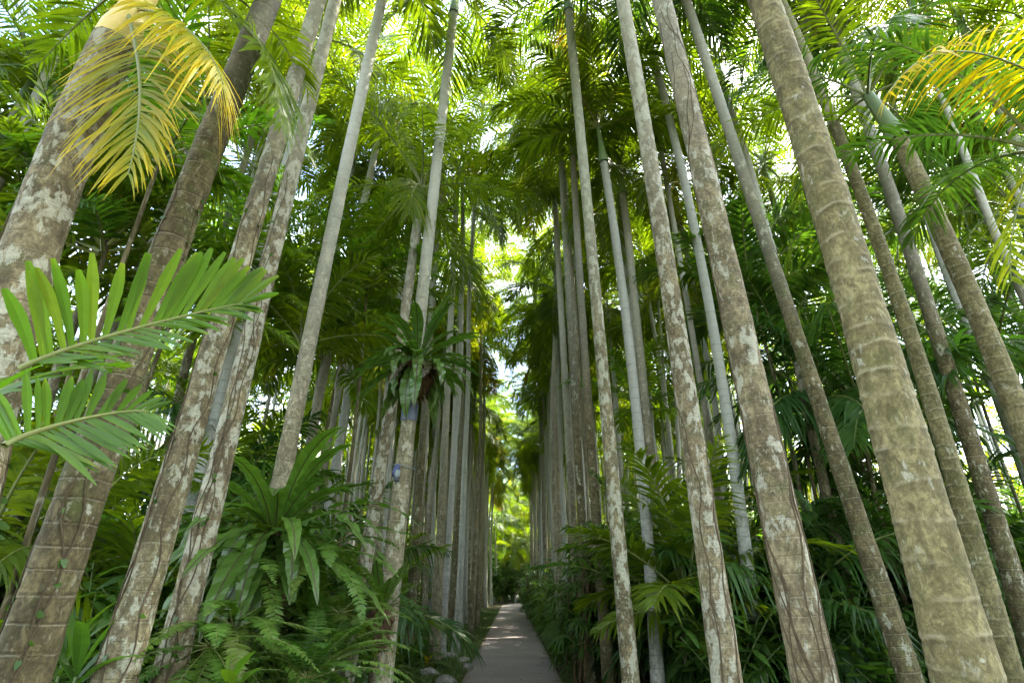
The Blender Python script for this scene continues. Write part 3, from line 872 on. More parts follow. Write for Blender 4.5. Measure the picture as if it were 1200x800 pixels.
def young_palm(x, y, h, kind, label, group, s=1.0):
    root = thing('young_palm', label, 'young palm', (x, y, float(ground_h(np.array(x), np.array(y)))), rng.uniform(0, 6.28), group)
    obj('stem', YSTEM, root, scale=(s, s, h))
    obj('crown', YOUNG[kind], root, (.004, 0, h), (0, 0, rng.uniform(0, 6.28)), s)
    return root
cnt = 0
for _ in range(6000):
    if cnt > 125:
        break
    sgn = -1 if cnt % 2 else 1
    y = rng.uniform(5.0, 34) if cnt > 80 else rng.uniform(4.8, 14)
    x = sgn * rng.uniform(3.0, min(16, 1.0 + y * .95))
    if not free(x, y, .7) or not in_view(x, y, 0):
        continue
    if (abs(x) < 3.6 and y < 9) or (sgn > 0 and y < 8.8):
        continue
    side = 'left' if sgn < 0 else 'right'
    kd = int(rng.choice([0, 1, 2, 3, 4], p=[.4, .1, .1, .1, .3] if sgn < 0 or y > 13 else [.15, .4, 0, .45, 0]))
    h = rng.uniform(.6, 1.9) if rng.uniform() < (.55 if sgn < 0 else .93) else rng.uniform(2.2, 6.5)
    young_palm(x, y, h, kd, 'arching young palm filling the understorey on the %s side' % side, 'understorey palms on the %s' % side, rng.uniform(.85, 1.15))
    PLACED.append((x, y))
    cnt += 1

# ------------------------------------------------------------------ ferns, shrubs, lady palms
def fern_mesh(nf=16, L=(.6, .95), n=38, ll=.13, lw=.028, tint=.25, e=(1.2, .1), curl=(1.0, 1.7)):
    mb = MB()
    for i in range(nf):
        q = i / (nf - 1)
        az = i * 2.39996 + rng.normal(0, .2)
        frond(mb, (0, 0, 0.02), az, e[0] + (e[1] - e[0]) * q, rng.uniform(*curl), rng.uniform(*L), n, ll, lw, .15, tint + rng.normal(0, .08), start=.15, K=2, lift=.02, rr=.005,
              fa=(.1, .35), tipfall=.12, jitter=.05)
    return mb.mesh('fern', [M['fern_leaf'], M['rachis']])
FERNS = [fern_mesh(), fern_mesh(22, (.7, 1.15), 44, .12, .027, .25), fern_mesh(14, (.5, .8), 32, .12, .028, .4), fern_mesh(16, (.7, 1.15), 44, .12, .030, .48, e=(.7, -.5), curl=(1.0, 1.6))]

def leaf_blade(mb, base, d, ln, w, arch, tint, K=6, wave=0.0, fold=.25, mat=0, tip=.05, rib=None, wide=.55):
    """one broad leaf with folded cross section"""
    d = nrm(d)
    side = np.cross(d, [0, 0, 1.0])
    if np.linalg.norm(side) < .1:
        side = np.array([1.0, 0, 0])
    side = nrm(side)
    s = np.linspace(0, 1, K + 1)
    e0 = math.asin(max(-1, min(1, d[2])))
    e = e0 - arch * s ** 1.2
    hd = np.array([d[0], d[1], 0])
    hd = hd / (np.linalg.norm(hd) + 1e-6)
    dirs = np.cos(e)[:, None] * hd + np.sin(e)[:, None] * np.array([0, 0, 1.0])
    pts = np.asarray(base) + np.concatenate([[np.zeros(3)], np.cumsum(dirs[:-1] * ln / K, 0)])
    up = nrm(np.cross(np.broadcast_to(side, dirs.shape), dirs))
    prof = np.where(s < wide, .18 + .82 * (s / wide) ** .8, 1 - (1 - tip) * ((s - wide) / (1 - wide)) ** 2)
    hw = .5 * w * prof
    wv1 = wave * np.sin(s * 38 + rng.uniform(0, 6)) * hw
    wv2 = wave * np.sin(s * 41 + rng.uniform(0, 6)) * hw
    o = side * hw[:, None]
    a = pts - o + up * (fold * hw + wv1)[:, None]
    b = pts + o + up * (fold * hw + wv2)[:, None]
    if rib:
        r_ = side * (np.minimum(rib, hw * .5))[:, None]
        P = np.stack([a, pts - r_ + up * .003, pts + r_ + up * .003, b], 1)
        mb.grid(P, tint, np.array([mat, 1, mat])[None, None, :])
    else:
        mb.grid(np.stack([a, pts, b], 1), tint, mat)

def nest_fern_mesh(nf=26, L=(.75, 1.2), w=.14, tint=.2, e=(1.45, -.2), arch=(.5, 1.4), wave=.16, bias=None, K=22, extra=()):
    mb = MB()
    for az, el, L_, ar, ti in extra:
        leaf_blade(mb, (.05 * math.cos(az), .05 * math.sin(az), 0), np.array([math.cos(az) * math.cos(el), math.sin(az) * math.cos(el), math.sin(el)]), L_, w * .95, ar, ti, K + 6, wave * 1.7, .15, 0, rib=.006)
    for i in range(nf):
        q = i / (nf - 1)
        az = i * 2.39996 + rng.normal(0, .2)
        if bias is not None and rng.uniform() < .35:
            az = bias + rng.normal(0, .5)
        el = e[0] + (e[1] - e[0]) * q ** .9 + rng.normal(0, .1)
        d = np.array([math.cos(az) * math.cos(el), math.sin(az) * math.cos(el), math.sin(el)])
        leaf_blade(mb, (.05 * math.cos(az), .05 * math.sin(az), 0), d, rng.uniform(*L), w * rng.uniform(.8, 1.15), rng.uniform(*arch), tint + rng.normal(0, .08), K, wave, .22, 0, rib=.006)
    return mb.mesh('rosette', [M['nest_leaf'], M['dark_rib']])

def root_mass_mesh(r, h, n=420):
    """shaggy hanging brown fibres and old leaf stubs"""
    mb = MB()
    K, S = 9, 16
    th = np.linspace(0, 2 * PI, S + 1)
    zz = np.linspace(0, -h, K)
    rr = r * np.interp(np.linspace(0, 1, K), [0, .2, .7, 1], [.55, 1, .8, .25])
    P = np.zeros((K, S + 1, 3))
    jit = 1 + .18 * rng.normal(0, 1, (K, S + 1))
    jit[:, -1] = jit[:, 0]
    P[..., 0] = rr[:, None] * np.cos(th) * jit
    P[..., 1] = rr[:, None] * np.sin(th) * jit
    P[..., 2] = zz[:, None]
    mb.grid(P, 0, 0)
    az = rng.uniform(0, 2 * PI, n)
    z0 = -h * rng.uniform(0, .85, n)
    r0 = r * np.interp(-z0 / h, [0, .2, .7, 1], [.5, .95, .75, .3])
    b = np.stack([r0 * np.cos(az), r0 * np.sin(az), z0], 1)
    d = nrm(np.stack([np.cos(az) * .5 + rng.normal(0, .25, n), np.sin(az) * .5 + rng.normal(0, .25, n), -1 + rng.normal(0, .3, n)], 1))
    wv = nrm(np.stack([-np.sin(az), np.cos(az), 0 * az], 1))
    mb.leaflets(b, d, wv, rng.uniform(.05, .2, n) * h * 1.2, rng.uniform(.004, .012, n), np.full(n, .3), 2, 0, 0)
    return mb.mesh('root_mass', M['fibre'])

def nest_fern(label, loc, mesh, rm, scale=1.0, rotz=0.0):
    root = thing('nest_fern', label, 'fern', loc, rotz, None, scale)
    obj('rosette', mesh, root)
    obj('root_mass', rm, root, (0, 0, 0.02))
    return root

RM = root_mass_mesh(.19, .55)
p = at(322, 626, 5.62)
nest_fern('large bird nest fern with long wavy leaves low on the left', p, nest_fern_mesh(48, (1.0, 1.55), .16, .34, (1.25, -.9), (.5, 1.7), bias=4.7, extra=[(4.65, .35, 1.15, 2.3, .42), (4.9, .1, 1.25, 1.9, .45), (5.3, .2, 1.2, 1.7, .35), (5.7, .5, 1.4, 1.5, .3), (.1, .7, 1.5, 1.5, .3), (3.9, .4, 1.2, 1.6, .3), (6.1, .3, 1.3, 1.3, .25)]), root_mass_mesh(.24, .9, 700))
p = at(489, 424, 7.1)
nest_fern('bird nest fern perched high on a palm trunk above the grey blue sleeve', p, nest_fern_mesh(52, (.65, 1.05), .15, .18, (1.35, -.8), (.5, 1.7), extra=[(4.4, .3, .8, 2.2, .35), (4.9, .2, .8, 2.3, .4), (5.5, .1, .8, 2.0, .3), (5.15, -.3, .5, 1.2, .95), (5.3, -.1, .45, 1.5, .9), (4.1, -.4, .5, 1.0, .97), (3.7, -.3, .5, 1.2, .9), (5.9, -.3, .5, 1.2, .97)]), root_mass_mesh(.23, .52, 900), 1.05)
p = at(446, 715, 7.2)
nest_fern('small bird nest fern clasping a palm trunk above the verge', p, nest_fern_mesh(26, (.45, .75), .11, .3, (1.3, .1), (.3, .9)), root_mass_mesh(.15, .45))

# grey blue sleeve round the trunk under the perched fern
r, fx, bx = L6
zc_ = at(480, 484, 7.4)[2]
mb = MB()
th = np.linspace(0, 2 * PI, 29)
rs_ = float(np.interp(zc_, *RADF[r.name]))
xz = [(rs_ + .003, -.12), (rs_ + .009, -.117), (rs_ + .010, .10), (rs_ + .007, .12), (rs_ - .004, .12)]
P = np.array([[(fx(zc_ + z) + rad * math.cos(a), rad * math.sin(a), z) for a in th] for rad, z in xz])
mb.grid(P, smooth=False)
M['sleeve'] = plain_material('sleeve', (0.045, 0.06, 0.078), (0.075, 0.095, 0.115), 9, 0.45, 0.15, .4)
M['tag_blue'] = plain_material('tag_blue', (0.012, 0.02, 0.055), (0.02, 0.034, 0.085), 12, 0.45, 0.1, .4)
M['tag_dark'] = plain_material('tag_dark', (0.015, 0.017, 0.02), (0.03, 0.032, 0.035), 12, 0.6, 0.1, .4)
M['tag_grey'] = plain_material('tag_grey', (0.10, 0.13, 0.115), (0.15, 0.18, 0.16), 12, 0.6, 0.1, .4)
o = obj('trunk_sleeve', mb.mesh('trunk_sleeve', M['sleeve']), None, (0, 7.4, zc_))
tag(o, 'grey blue plastic sleeve wrapped round a palm trunk below the perched fern', 'sleeve')

# small dark blue bag tied to the same trunk
p = at(464, 553, 7.2)
bag = thing('plant_pouch', 'small dark blue pouch tied to a palm trunk below the sleeve', 'pouch', p)
def pouch_mesh(w_, d_, h_, mat, top=.55):
    mb = MB()
    K, S = 7, 12
    th = np.linspace(0, 2 * PI, S + 1)
    zz = np.linspace(-h_ / 2, h_ / 2, K)
    sc_ = np.interp(np.linspace(0, 1, K), [0, .1, .4, .8, 1], [.3, .75, 1, .85, top])
    P = np.zeros((K, S + 1, 3))
    P[..., 0] = w_ / 2 * sc_[:, None] * np.sign(np.cos(th)) * np.abs(np.cos(th)) ** .7
    P[..., 1] = d_ / 2 * sc_[:, None] * np.sign(np.sin(th)) * np.abs(np.sin(th)) ** .7
    P[..., 2] = zz[:, None]
    mb.grid(P, smooth=True)
    return mb.mesh('pouch', mat)
obj('bag', pouch_mesh(.09, .07, .17, M['tag_blue']), bag, (0, 0, 0.02), (0, .25, 0))
obj('flap', pouch_mesh(.075, .045, .10, M['tag_grey'], .9), bag, (.03, -.045, -.03), (0, .2, 0))
obj('base', pouch_mesh(.08, .065, .05, M['tag_dark'], .8), bag, (.015, -.01, -.10), (0, .15, 0))
mb = MB()
cz = p[2] + .1
lp = [(fx(cz) - p[0] + .155 * math.cos(a), 7.4 - p[1] + .155 * math.sin(a), .1 - .03 * math.cos(a * 1.0)) for a in np.linspace(0, 2 * PI, 25)]
mb.tube(np.array(lp), .006, 5)
obj('strap', mb.mesh('strap', M['tag_grey']), bag)

# fan palms (lady palm hedge)
def lady_palm_mesh(ns=9, h=(1.0, 1.9), spread=.45, tint=.25, mats=None):
    mb = MB()
    st = MB()
    for i in range(ns):
        a = rng.uniform(0, 6.28)
        r_ = spread * math.sqrt(rng.uniform())
        b = np.array([r_ * math.cos(a), r_ * math.sin(a), 0])
        H = rng.uniform(*h)
        lean = rng.normal(0, .10, 2)
        top = b + np.array([lean[0] * H, lean[1] * H, H])
        P = np.linspace(b, top, 6)
        st.tube(P, .022, 6)
        for j in range(9):
            f = 1 - j * .075
            pb = b + (top - b) * f
            az = j * 2.4 + rng.normal(0, .3)
            el = .9 - j * .13 + rng.normal(0, .1)
            pd = np.array([math.cos(az) * math.cos(el), math.sin(az) * math.cos(el), math.sin(el)])
            pl = rng.uniform(.22, .38)
            lb = pb + pd * pl
            mb.tube(np.linspace(pb, lb, 3), .005, 3, tint, 1)
            nfg = 8
            fan = np.linspace(-1.35, 1.35, nfg) + rng.normal(0, .06, nfg)
            S = nrm(np.cross(pd, [0, 0, 1.0]))
            fw = nrm(pd + np.array([0, 0, -.55]))
            d = nrm(np.cos(fan)[:, None] * fw + np.sin(fan)[:, None] * S + rng.normal(0, .05, (nfg, 3)))
            up = nrm(np.cross(S, fw))
            wv = nrm(np.cross(d, up))
            mb.leaflets(np.broadcast_to(lb, (nfg, 3)).copy(), d, wv, rng.uniform(.26, .36, nfg), np.full(nfg, .024), np.abs(rng.normal(.4, .15, nfg)), 3, np.clip(tint + rng.normal(0, .08, nfg), 0, 1), 0, tip=.3, wide=.5)
    return mb.mesh('leaves', mats or [M['shrub_leaf'], M['rachis']]), st.mesh('stem', M['fibre'])
LADY = [lady_palm_mesh(10), lady_palm_mesh(12, (1.2, 2.2), .55, .2), lady_palm_mesh(9, (.7, 1.4), .45, .35)]

def shrub_mesh(h=1.2, r=.6, nst=14, nl=12, ll=.22, lw=.07, tint=.25, droop=.4):
    mb = MB()
    st = MB()
    for i in range(nst):
        a = rng.uniform(0, 6.28)
        out = rng.uniform(.15, 1)
        H = h * (1 - .45 * out ** 2) * rng.uniform(.75, 1.1)
        e = np.array([r * out * math.cos(a), r * out * math.sin(a), H])
        t = np.linspace(0, 1, 6)
        P = np.stack([e[0] * t ** 1.3, e[1] * t ** 1.3, e[2] * t ** .8], 1)
        st.tube(P, np.linspace(.012, .004, 6), 4)
        tt = rng.uniform(.3, 1, nl)
        b = np.stack([np.interp(tt, t, P[:, j]) for j in range(3)], 1)
        az = rng.uniform(0, 6.28, nl)
        el = rng.normal(.35, .35, nl)
        d = np.stack([np.cos(az) * np.cos(el), np.sin(az) * np.cos(el), np.sin(el)], 1)
        wv = nrm(np.cross(d, [0, 0, 1.0]) + rng.normal(0, .25, (nl, 3)))
        ln = ll * rng.uniform(.7, 1.25, nl)
        mb.leaflets(b, d, wv, ln, lw / 2 * ln / ll, np.abs(rng.normal(droop, .2, nl)), 4, np.clip(tint + rng.normal(0, .1, nl), 0, 1), 0, fold=.2, wide=.45, tip=.08)
    return mb.mesh('leaves', [M['shrub_leaf'], M['rachis']]), st.mesh('stem', M['green_stem'])
SHRUBS = [shrub_mesh(), shrub_mesh(1.8, .9, 26, 18, .24, .10, .2), shrub_mesh(.8, .55, 12, 10, .32, .10, .3), shrub_mesh(2.6, 1.2, 36, 20, .28, .10, .25, .6), shrub_mesh(1.3, .8, 18, 14, .40, .11, .18, .7)]

def gz(x, y):
    return float(ground_h(np.array(float(x)), np.array(float(y))))
def bush(kind, x, y, label, group, s=1.0, lib=None, name='shrub', cat='shrub'):
    lv, st = (lib or SHRUBS)[kind]
    root = thing(name, label, cat, (x, y, gz(x, y)), rng.uniform(0, 6.28), group, s)
    obj('leaves', lv, root)
    obj('stem', st, root)
    return root
def fern(kind, x, y, label, group, s=1.0, z=None):
    o = obj('fern', FERNS[kind], None, (x, y, gz(x, y) if z is None else z), (0, 0, rng.uniform(0, 6.28)), s)
    return tag(o, label, 'fern', group)

# hedge of lady palms along the right of the path
y = 11.2
i = 0
while y < 52:
    x = 1.62 + rng.normal(0, .14)
    bush(int(rng.integers(0, 3)), x, y, 'dark green lady palm in the hedge along the right of the path', 'lady palm hedge', rng.uniform(.8, 1.1) * (1 if y > 14 else 1.12), LADY, 'lady_palm', 'lady palm')
    if i % 2 == 0:
        bush(int(rng.integers(0, 3)), x + rng.uniform(.6, 1.0), y + .4, 'dark green lady palm in the hedge along the right of the path', 'lady palm hedge', rng.uniform(.95, 1.3), LADY, 'lady_palm', 'lady palm')
    i += 1
    y += rng.uniform(.9, 1.5)

# right hand thicket
cnt = 0
for _ in range(2000):
    if cnt > 70: break
    y = rng.uniform(8.0, 30) if cnt > 28 else rng.uniform(7.6, 13)
    x = rng.uniform(2.4, min(14, y * .98))
    if not free(x, y, .45): continue
    PLACED.append((x, y))
    kd = int(rng.choice([0, 1, 3, 4], p=[.2, .3, .3, .2])) if y > 10 else int(rng.choice([0, 1, 2]))
    bush(kd, x, y, 'leafy green shrub in the thicket behind the right row of palms', 'thicket shrubs on the right', rng.uniform(.8, 1.15))
    cnt += 1
# left hand thicket
cnt = 0
for _ in range(2000):
    if cnt > 70: break
    y = rng.uniform(4.6, 30) if cnt > 30 else rng.uniform(4.6, 11)
    x = -rng.uniform(2.6, min(14, y * .98))
    if not free(x, y, .4): continue
    PLACED.append((x, y))
    kd = int(rng.choice([0, 1, 2, 3, 4], p=[.2, .25, .15, .2, .2]))
    bush(kd, x, y, 'dark leafy shrub in the shaded thicket on the left', 'thicket shrubs on the left', rng.uniform(.75, 1.1))
    cnt += 1
# ferns along the left verge and under the palms
for i in range(44):
    y = rng.uniform(7.5, 40) if i > 14 else rng.uniform(6.5, 14)
    x = -rng.uniform(1.9, 3.4)
    fern(int(rng.integers(0, 3)), x, y, 'sword fern growing between the palm trunks of the left row', 'ferns along the left row', rng.uniform(.7, 1.25))
for i in range(22):
    y = rng.uniform(12, 40)
    fern(int(rng.integers(0, 3)), 1.25 + rng.normal(0, .08), y, 'low fern at the foot of the lady palm hedge', 'ferns below the hedge', rng.uniform(.4, .65))
for (px, py, Y, s, lb) in [(272, 735, 4.8, .9, 'bright sword fern below the large bird nest fern'), (245, 760, 4.6, .9, 'drooping fern at the foot of the third trunk'), (300, 668, 5.2, .8, 'hanging fern under the left of the large bird nest fern'), (372, 650, 5.5, .9, 'hanging fern under the right of the large bird nest fern'),
                           (360, 800, 4.9, .8, 'dark fern right of the hanging bird nest leaves'), (398, 720, 6.4, .9, 'feathery fern hanging beside the leaning brown trunk'), (385, 780, 5.6, .9, 'low fern at the bottom between the trunks')]:
    p = at(px, py, Y)
    fern(1 if py > 770 else 3, p[0], p[1], lb, None, s, p[2])

# light green broad leaved plant at the bottom
def broad_plant(label, px, py, Y, nleaf, ln, w, tint, mats, e=(1.2, .1), name='broadleaf_plant', arch=(.4, 1.0)):
    p = at(px, py, Y)
    root = thing(name, label, 'plant', (p[0], p[1], 0))
    mb = MB(); st = MB()
    for i in range(nleaf):
        q = i / max(1, nleaf - 1)
        az = i * 2.4 + rng.normal(0, .2)
        el = e[0] + (e[1] - e[0]) * q
        d = np.array([math.cos(az) * math.cos(el), math.sin(az) * math.cos(el), math.sin(el)])
        leaf_blade(mb, (0, 0, p[2] - .15 * q), d, ln * rng.uniform(.8, 1.15), w, rng.uniform(*arch), tint + rng.normal(0, .06), 7, .03, .25, wide=.45, tip=.04)
    st.tube([(0, 0, -.1), (.01, 0, p[2] * .5), (0, 0, p[2])], .012, 6)
    obj('leaves', mb.mesh('leaves', mats), root)
    obj('stem', st.mesh('stem', M['green_stem']), root)
    return root
BL = [M['bright_leaf'], M['rachis']]
broad_plant('light green broad leaved plant at the very bottom beside the fern', 272, 800, 4.2, 9, .24, .10, .4, BL)
broad_plant('strap leaved green plant at the foot of the second trunk', 90, 790, 3.9, 12, .55, .09, .25, [M['shrub_leaf'], M['rachis']])
broad_plant('upright narrow leaved plant at the bottom between the first two trunks', 75, 770, 4.4, 14, .6, .06, .35, [M['shrub_leaf'], M['rachis']])
broad_plant('small yellow tipped plant on the verge beside the rocks', 500, 776, 13.0, 12, .3, .06, .6, [M['yellow_leaf'], M['rachis']])

# young palm at the left edge with two big bright fronds in view
yp = thing('young_palm', 'young palm at the left edge reaching two broad bright fronds across the trunks', 'young palm', (-2.35, 1.9, 0))
zs = np.linspace(-.05, 1.75, 14)
obj('stem', trunk_mesh('stem', zs, .05 * np.sin(zs), 0 * zs, .045 - .01 * zs / 2, M['green_stem'], 12), yp)
CU = np.array([0, -math.sin(PITCH), math.cos(PITCH)])
def bright_frond(label, pts, nU, llU, lwU, nD, llD, lwD, ti, upv, dnv, fU=(.35, .9), fD=(.5, 1.0), tip=.4):
    P = smooth_pts(rel(yp, pts), 18)
    def b(mb):
        mb.tube(P, np.linspace(.012, .003, len(P)), 6, ti, 1)
        t = np.linspace(0, 1, len(P))
        T = nrm(np.gradient(P, axis=0))
        for n, ll, lw, v, fa, bl in ((nU, llU, lwU, upv, fU, True), (nD, llD, lwD, dnv, fD, False)):
            tt = np.linspace(.07, .985, n) + rng.normal(0, .006, n)
            bb = np.stack([np.interp(tt, t, P[:, i]) for i in range(3)], 1)
            Tt = nrm(np.stack([np.interp(tt, t, T[:, i]) for i in range(3)], 1))
            f = np.interp(tt, [0, 1], fa) + rng.normal(0, .05, n)
            vv = nrm(np.asarray(v) - Tt * (Tt @ np.asarray(v))[:, None])
            d = nrm(vv * np.cos(f)[:, None] + Tt * np.sin(f)[:, None] + rng.normal(0, .05, (n, 3)))
            wv = nrm(Tt - d * (Tt * d).sum(1)[:, None])
            ln = ll * np.interp(tt, [0, .15, .45, 1], [.75, 1, 1, .42]) * (1 + rng.normal(0, .05, n))
            hw = .5 * lw * np.interp(tt, [0, .5, 1], [.9, 1, .55]) * (1 + rng.normal(0, .1, n))
            mb.leaflets(bb, d, wv, ln, hw, np.abs(rng.normal(.12, .07, n)), 7, np.broadcast_to(np.clip((ti + rng.normal(0, .07, n))[:, None, None] + (rng.uniform(-.5, .4, n).clip(0))[:, None, None] * (np.linspace(0, 1, 8) ** 7)[None, :, None], 0, 1), (n, 8, 3)), 0, tip=tip, wide=.6, fold=.18)
    frond_part(yp, 'frond', b, BL, label)
bright_frond('upper bright green frond with broad blunt leaflets', [(22, 432, 1.9), (95, 405, 1.95), (180, 378, 2.0), (255, 362, 2.05), (285, 356, 2.06)], 25, .39, .047, 30, .24, .026, .34,
             CU + np.array([.1, 0, 0]), -CU * .7 + np.array([.35, -.6, 0]), fU=(.18, 1.15), fD=(.7, 1.15), tip=.35)
bright_frond('lower green frond with pointed oval leaflets', [(5, 522, 1.75), (50, 503, 1.8), (120, 486, 1.85), (175, 482, 1.9)], 17, .21, .033, 20, .25, .025, .24,
             CU + np.array([-.05, 0, 0]), -CU * .7 + np.array([.3, -.3, 0]), fU=(.0, 1.0), fD=(.5, 1.05), tip=.10)
for (az, e0, curl, L) in [(2.2, 1.1, 1.2, 1.3), (3.6, .9, 1.2, 1.2), (1.4, 1.2, 1.0, 1.3)]:
    frond_part(yp, 'frond', lambda mb: frond(mb, (.05, 0, 1.75), az, e0, curl, L, 18, .36, .06, .3, .35), BL)

# drooping fronds of understorey palms among the right trunks
for (px, py, Y, h_, kd, lb) in [(1010, 480, 8.6, None, 3, 'dark young palm drooping between the thickest palm and the shaded trunk'), (955, 470, 9.2, None, 3, 'dark young palm with hanging fronds behind the vine wrapped palm'),
                                (1175, 470, 8.6, None, 3, 'dark young palm with drooping fronds near the right edge'), (1090, 250, 9.0, None, 1, 'tall young palm arching under the yellow fronds'),
                                (880, 350, 9.5, None, 1, 'tall young palm arching behind the vine wrapped palm'), (430, 330, 9.5, None, 4, 'tall young palm with bright arching fronds left of the sleeve trunk'),
                                (400, 420, 10.5, None, 4, 'young palm with fresh green fronds behind the grey brown trunk'), (300, 330, 8.5, None, 4, 'bright young palm crown between the left trunks'),
                                (120, 300, 6.0, None, 1, 'dark young palm crown behind the left edge trunks'), (30, 150, 6.5, None, 0, 'tall young palm crown behind the ivy covered trunk'),
                                (765, 690, 9.6, None, 1, 'low arching young palm at the foot of the smooth grey palm'), (805, 690, 8.8, None, 0, 'low arching young palm beside the brown root creeped trunk')]:
    p = at(px, py, Y)
    young_palm(p[0], p[1], p[2], kd, lb, None, 1.25 if p[1] < 9.6 and p[0] > 0 else 1.1)
    PLACED.append((p[0], p[1]))

# ------------------------------------------------------------------ vines on the trunks
def vine_on(palm, label, turns, z0, z1, rad, n=3, amp=.35, leaves=0, r0=.006):
    r, fx, bx = palm
    mb = MB()
    Y = r.location.y
    for j in range(n):
        z = np.linspace(z0 + rng.uniform(0, .3), z1 * rng.uniform(.75, 1), 60)
        ph = rng.uniform(3.6, 5.6)
        a = ph + turns * rng.choice([-1, 1]) * (z - z0) / (z1 - z0) * 2 * PI + amp * np.sin(z * rng.uniform(2, 4) + rng.uniform(0, 6)) + .15 * np.sin(z * 11 + j) + np.interp(z, np.linspace(z0, z1, 25), np.cumsum(rng.normal(0, .16, 25)))
        rd = np.interp(z, *RADF[r.name]) + .002
        P = np.stack([fx(z) + rd * np.cos(a), Y + rd * np.sin(a), z], 1)
        mb.tube(P, np.linspace(r0, r0 * .5, 60), 5)
        if leaves:
            i = rng.integers(0, 60, leaves)
            b = P[i]
            oa = a[i] + rng.normal(0, .3, leaves)
            d = nrm(np.stack([np.cos(oa) * .5 + rng.normal(0, .5, leaves), np.sin(oa) * .5, rng.normal(0, .7, leaves)], 1))
            wv = nrm(np.cross(d, np.stack([np.cos(oa), np.sin(oa), 0 * oa], 1)))
            mb.leaflets(b, d, wv, rng.uniform(.03, .06, leaves), rng.uniform(.012, .022, leaves), np.full(leaves, .2), 3, .2, 1, wide=.4, tip=.1)
    o = obj('climbing_vine', mb.mesh('climbing_vine', [M['vine_stem'], M['shrub_leaf']]), None)
    return tag(o, label, 'vine')
vine_on(R2, 'thin brown vines wrapped round the mottled tan trunk', 1.0, .2, 7.0, (.14, .11), 9, amp=.6, r0=.0055)
vine_on(R3, 'single brown root creeping up the lichen speckled trunk', .5, .2, 6.0, (.128, .108), 2, r0=.007)
vine_on(L1, 'leafy ivy stems climbing the trunk at the left edge', .5, .3, 4.6, (.155, .13), 7, leaves=45, r0=.006)
vine_on(L2, 'thin creeper with small leaves on the mossy corner trunk', .35, .2, 5.0, (.155, .12), 4, leaves=16, r0=.006)
vine_on(L3, 'dark creeper stems running up the second trunk from the left', .2, .2, 6.0, (.147, .12), 3, leaves=6, r0=.006)
vine_on(L4, 'dark creeper stem on the third trunk from the left', .2, .2, 6.0, (.137, .115), 3, leaves=6, r0=.006)

# ------------------------------------------------------------------ rocks on the verge
M['rock'] = plain_material('rock', (0.085, 0.08, 0.06), (0.27, 0.255, 0.215), 9, 0.9, 0.8, .2, .03)
def rock_mesh(seed, sx_, sy_, sz_):
    g = np.random.default_rng(seed)
    mb = MB()
    K, S = 10, 16
    ph = np.linspace(-PI / 2, PI / 2, K)
    th = np.linspace(0, 2 * PI, S + 1)
    d = np.stack([np.cos(ph)[:, None] * np.cos(th), np.cos(ph)[:, None] * np.sin(th), np.broadcast_to(np.sin(ph)[:, None], (K, S + 1))], -1)
    r_ = np.ones((K, S + 1)) * 1.1
    for _ in range(12):
        n_ = nrm(g.normal(0, 1, 3))
        r_ = np.minimum(r_, g.uniform(.72, .98) / np.maximum((d * n_).sum(-1), .05))
    r_[:, -1] = r_[:, 0]
    r_[0] = r_[0].mean(); r_[-1] = r_[-1].mean()
    mb.grid(d * r_[..., None] * np.array([sx_, sy_, sz_]), smooth=False)
    return mb.mesh('rock', M['rock'])
for i, (px, py, w_, lb) in enumerate([(529, 766, .19, 'pale rounded rock farthest along the verge line'), (544, 772, .18, 'pale flat topped rock on the verge nearest the path'), (548, 780, .16, 'small dark rock just below the flat topped one'),
                                     (503, 789, .20, 'pale rock half hidden at the foot of a trunk on the verge'), (523, 798, .21, 'large pale rock at the bottom of the picture on the verge')]):
    Yg = ground_Y(py + 4)
    x = at(px, py, Yg)[0]
    tag(obj('rock', rock_mesh(i + 3, w_, w_ * .8, w_ * .6), None, (x, Yg, gz(x, Yg) + w_ * .12), (0, 0, i)), lb, 'rock')

# ------------------------------------------------------------------ grass and ground cover
k = NT('grass')
vec, _ = k.objvec()
n1 = k.noise(vec, 2.5, 4)
col = k.mix(n1, (0.04, 0.09, 0.015), (0.10, 0.15, 0.03))
p1 = k.principled(col, .6, .3)
tr = k.n('ShaderNodeBsdfTranslucent')
k.l(col, tr.inputs['Color'])
ms = k.n('ShaderNodeMixShader')
ms.inputs[0].default_value = .3
k.l(p1, ms.inputs[1]); k.l(tr.outputs[0], ms.inputs[2])
M['grass'] = k.done(ms.outputs[0])
mb = MB()
def blades(n, x0, x1, y0, y1, h):
    y = y0 + (y1 - y0) * rng.uniform(0, 1, n) ** 1.6
    x = rng.uniform(x0, x1, n) + .06 * np.sin(y * 3)
    b = np.stack([x, y, ground_h(x, y) - .01], 1)
    d = nrm(np.stack([rng.normal(0, .45, n), rng.normal(0, .45, n), np.ones(n)], 1))
    a = rng.uniform(0, 6.28, n)
    wv = np.stack([np.cos(a), np.sin(a), 0 * a], 1)
    mb.leaflets(b, d, wv, h * rng.uniform(.5, 1.4, n), rng.uniform(.004, .009, n), rng.uniform(0, .5, n), 2, 0, 0)
blades(42000, -2.6, -.90, 9.5, 45, .11)
blades(7000, .93, 1.5, 10, 45, .07)
tag(obj('grass', mb.mesh('grass', M['grass'])), 'short green grass on the verges beside the path', 'grass', kind='stuff')

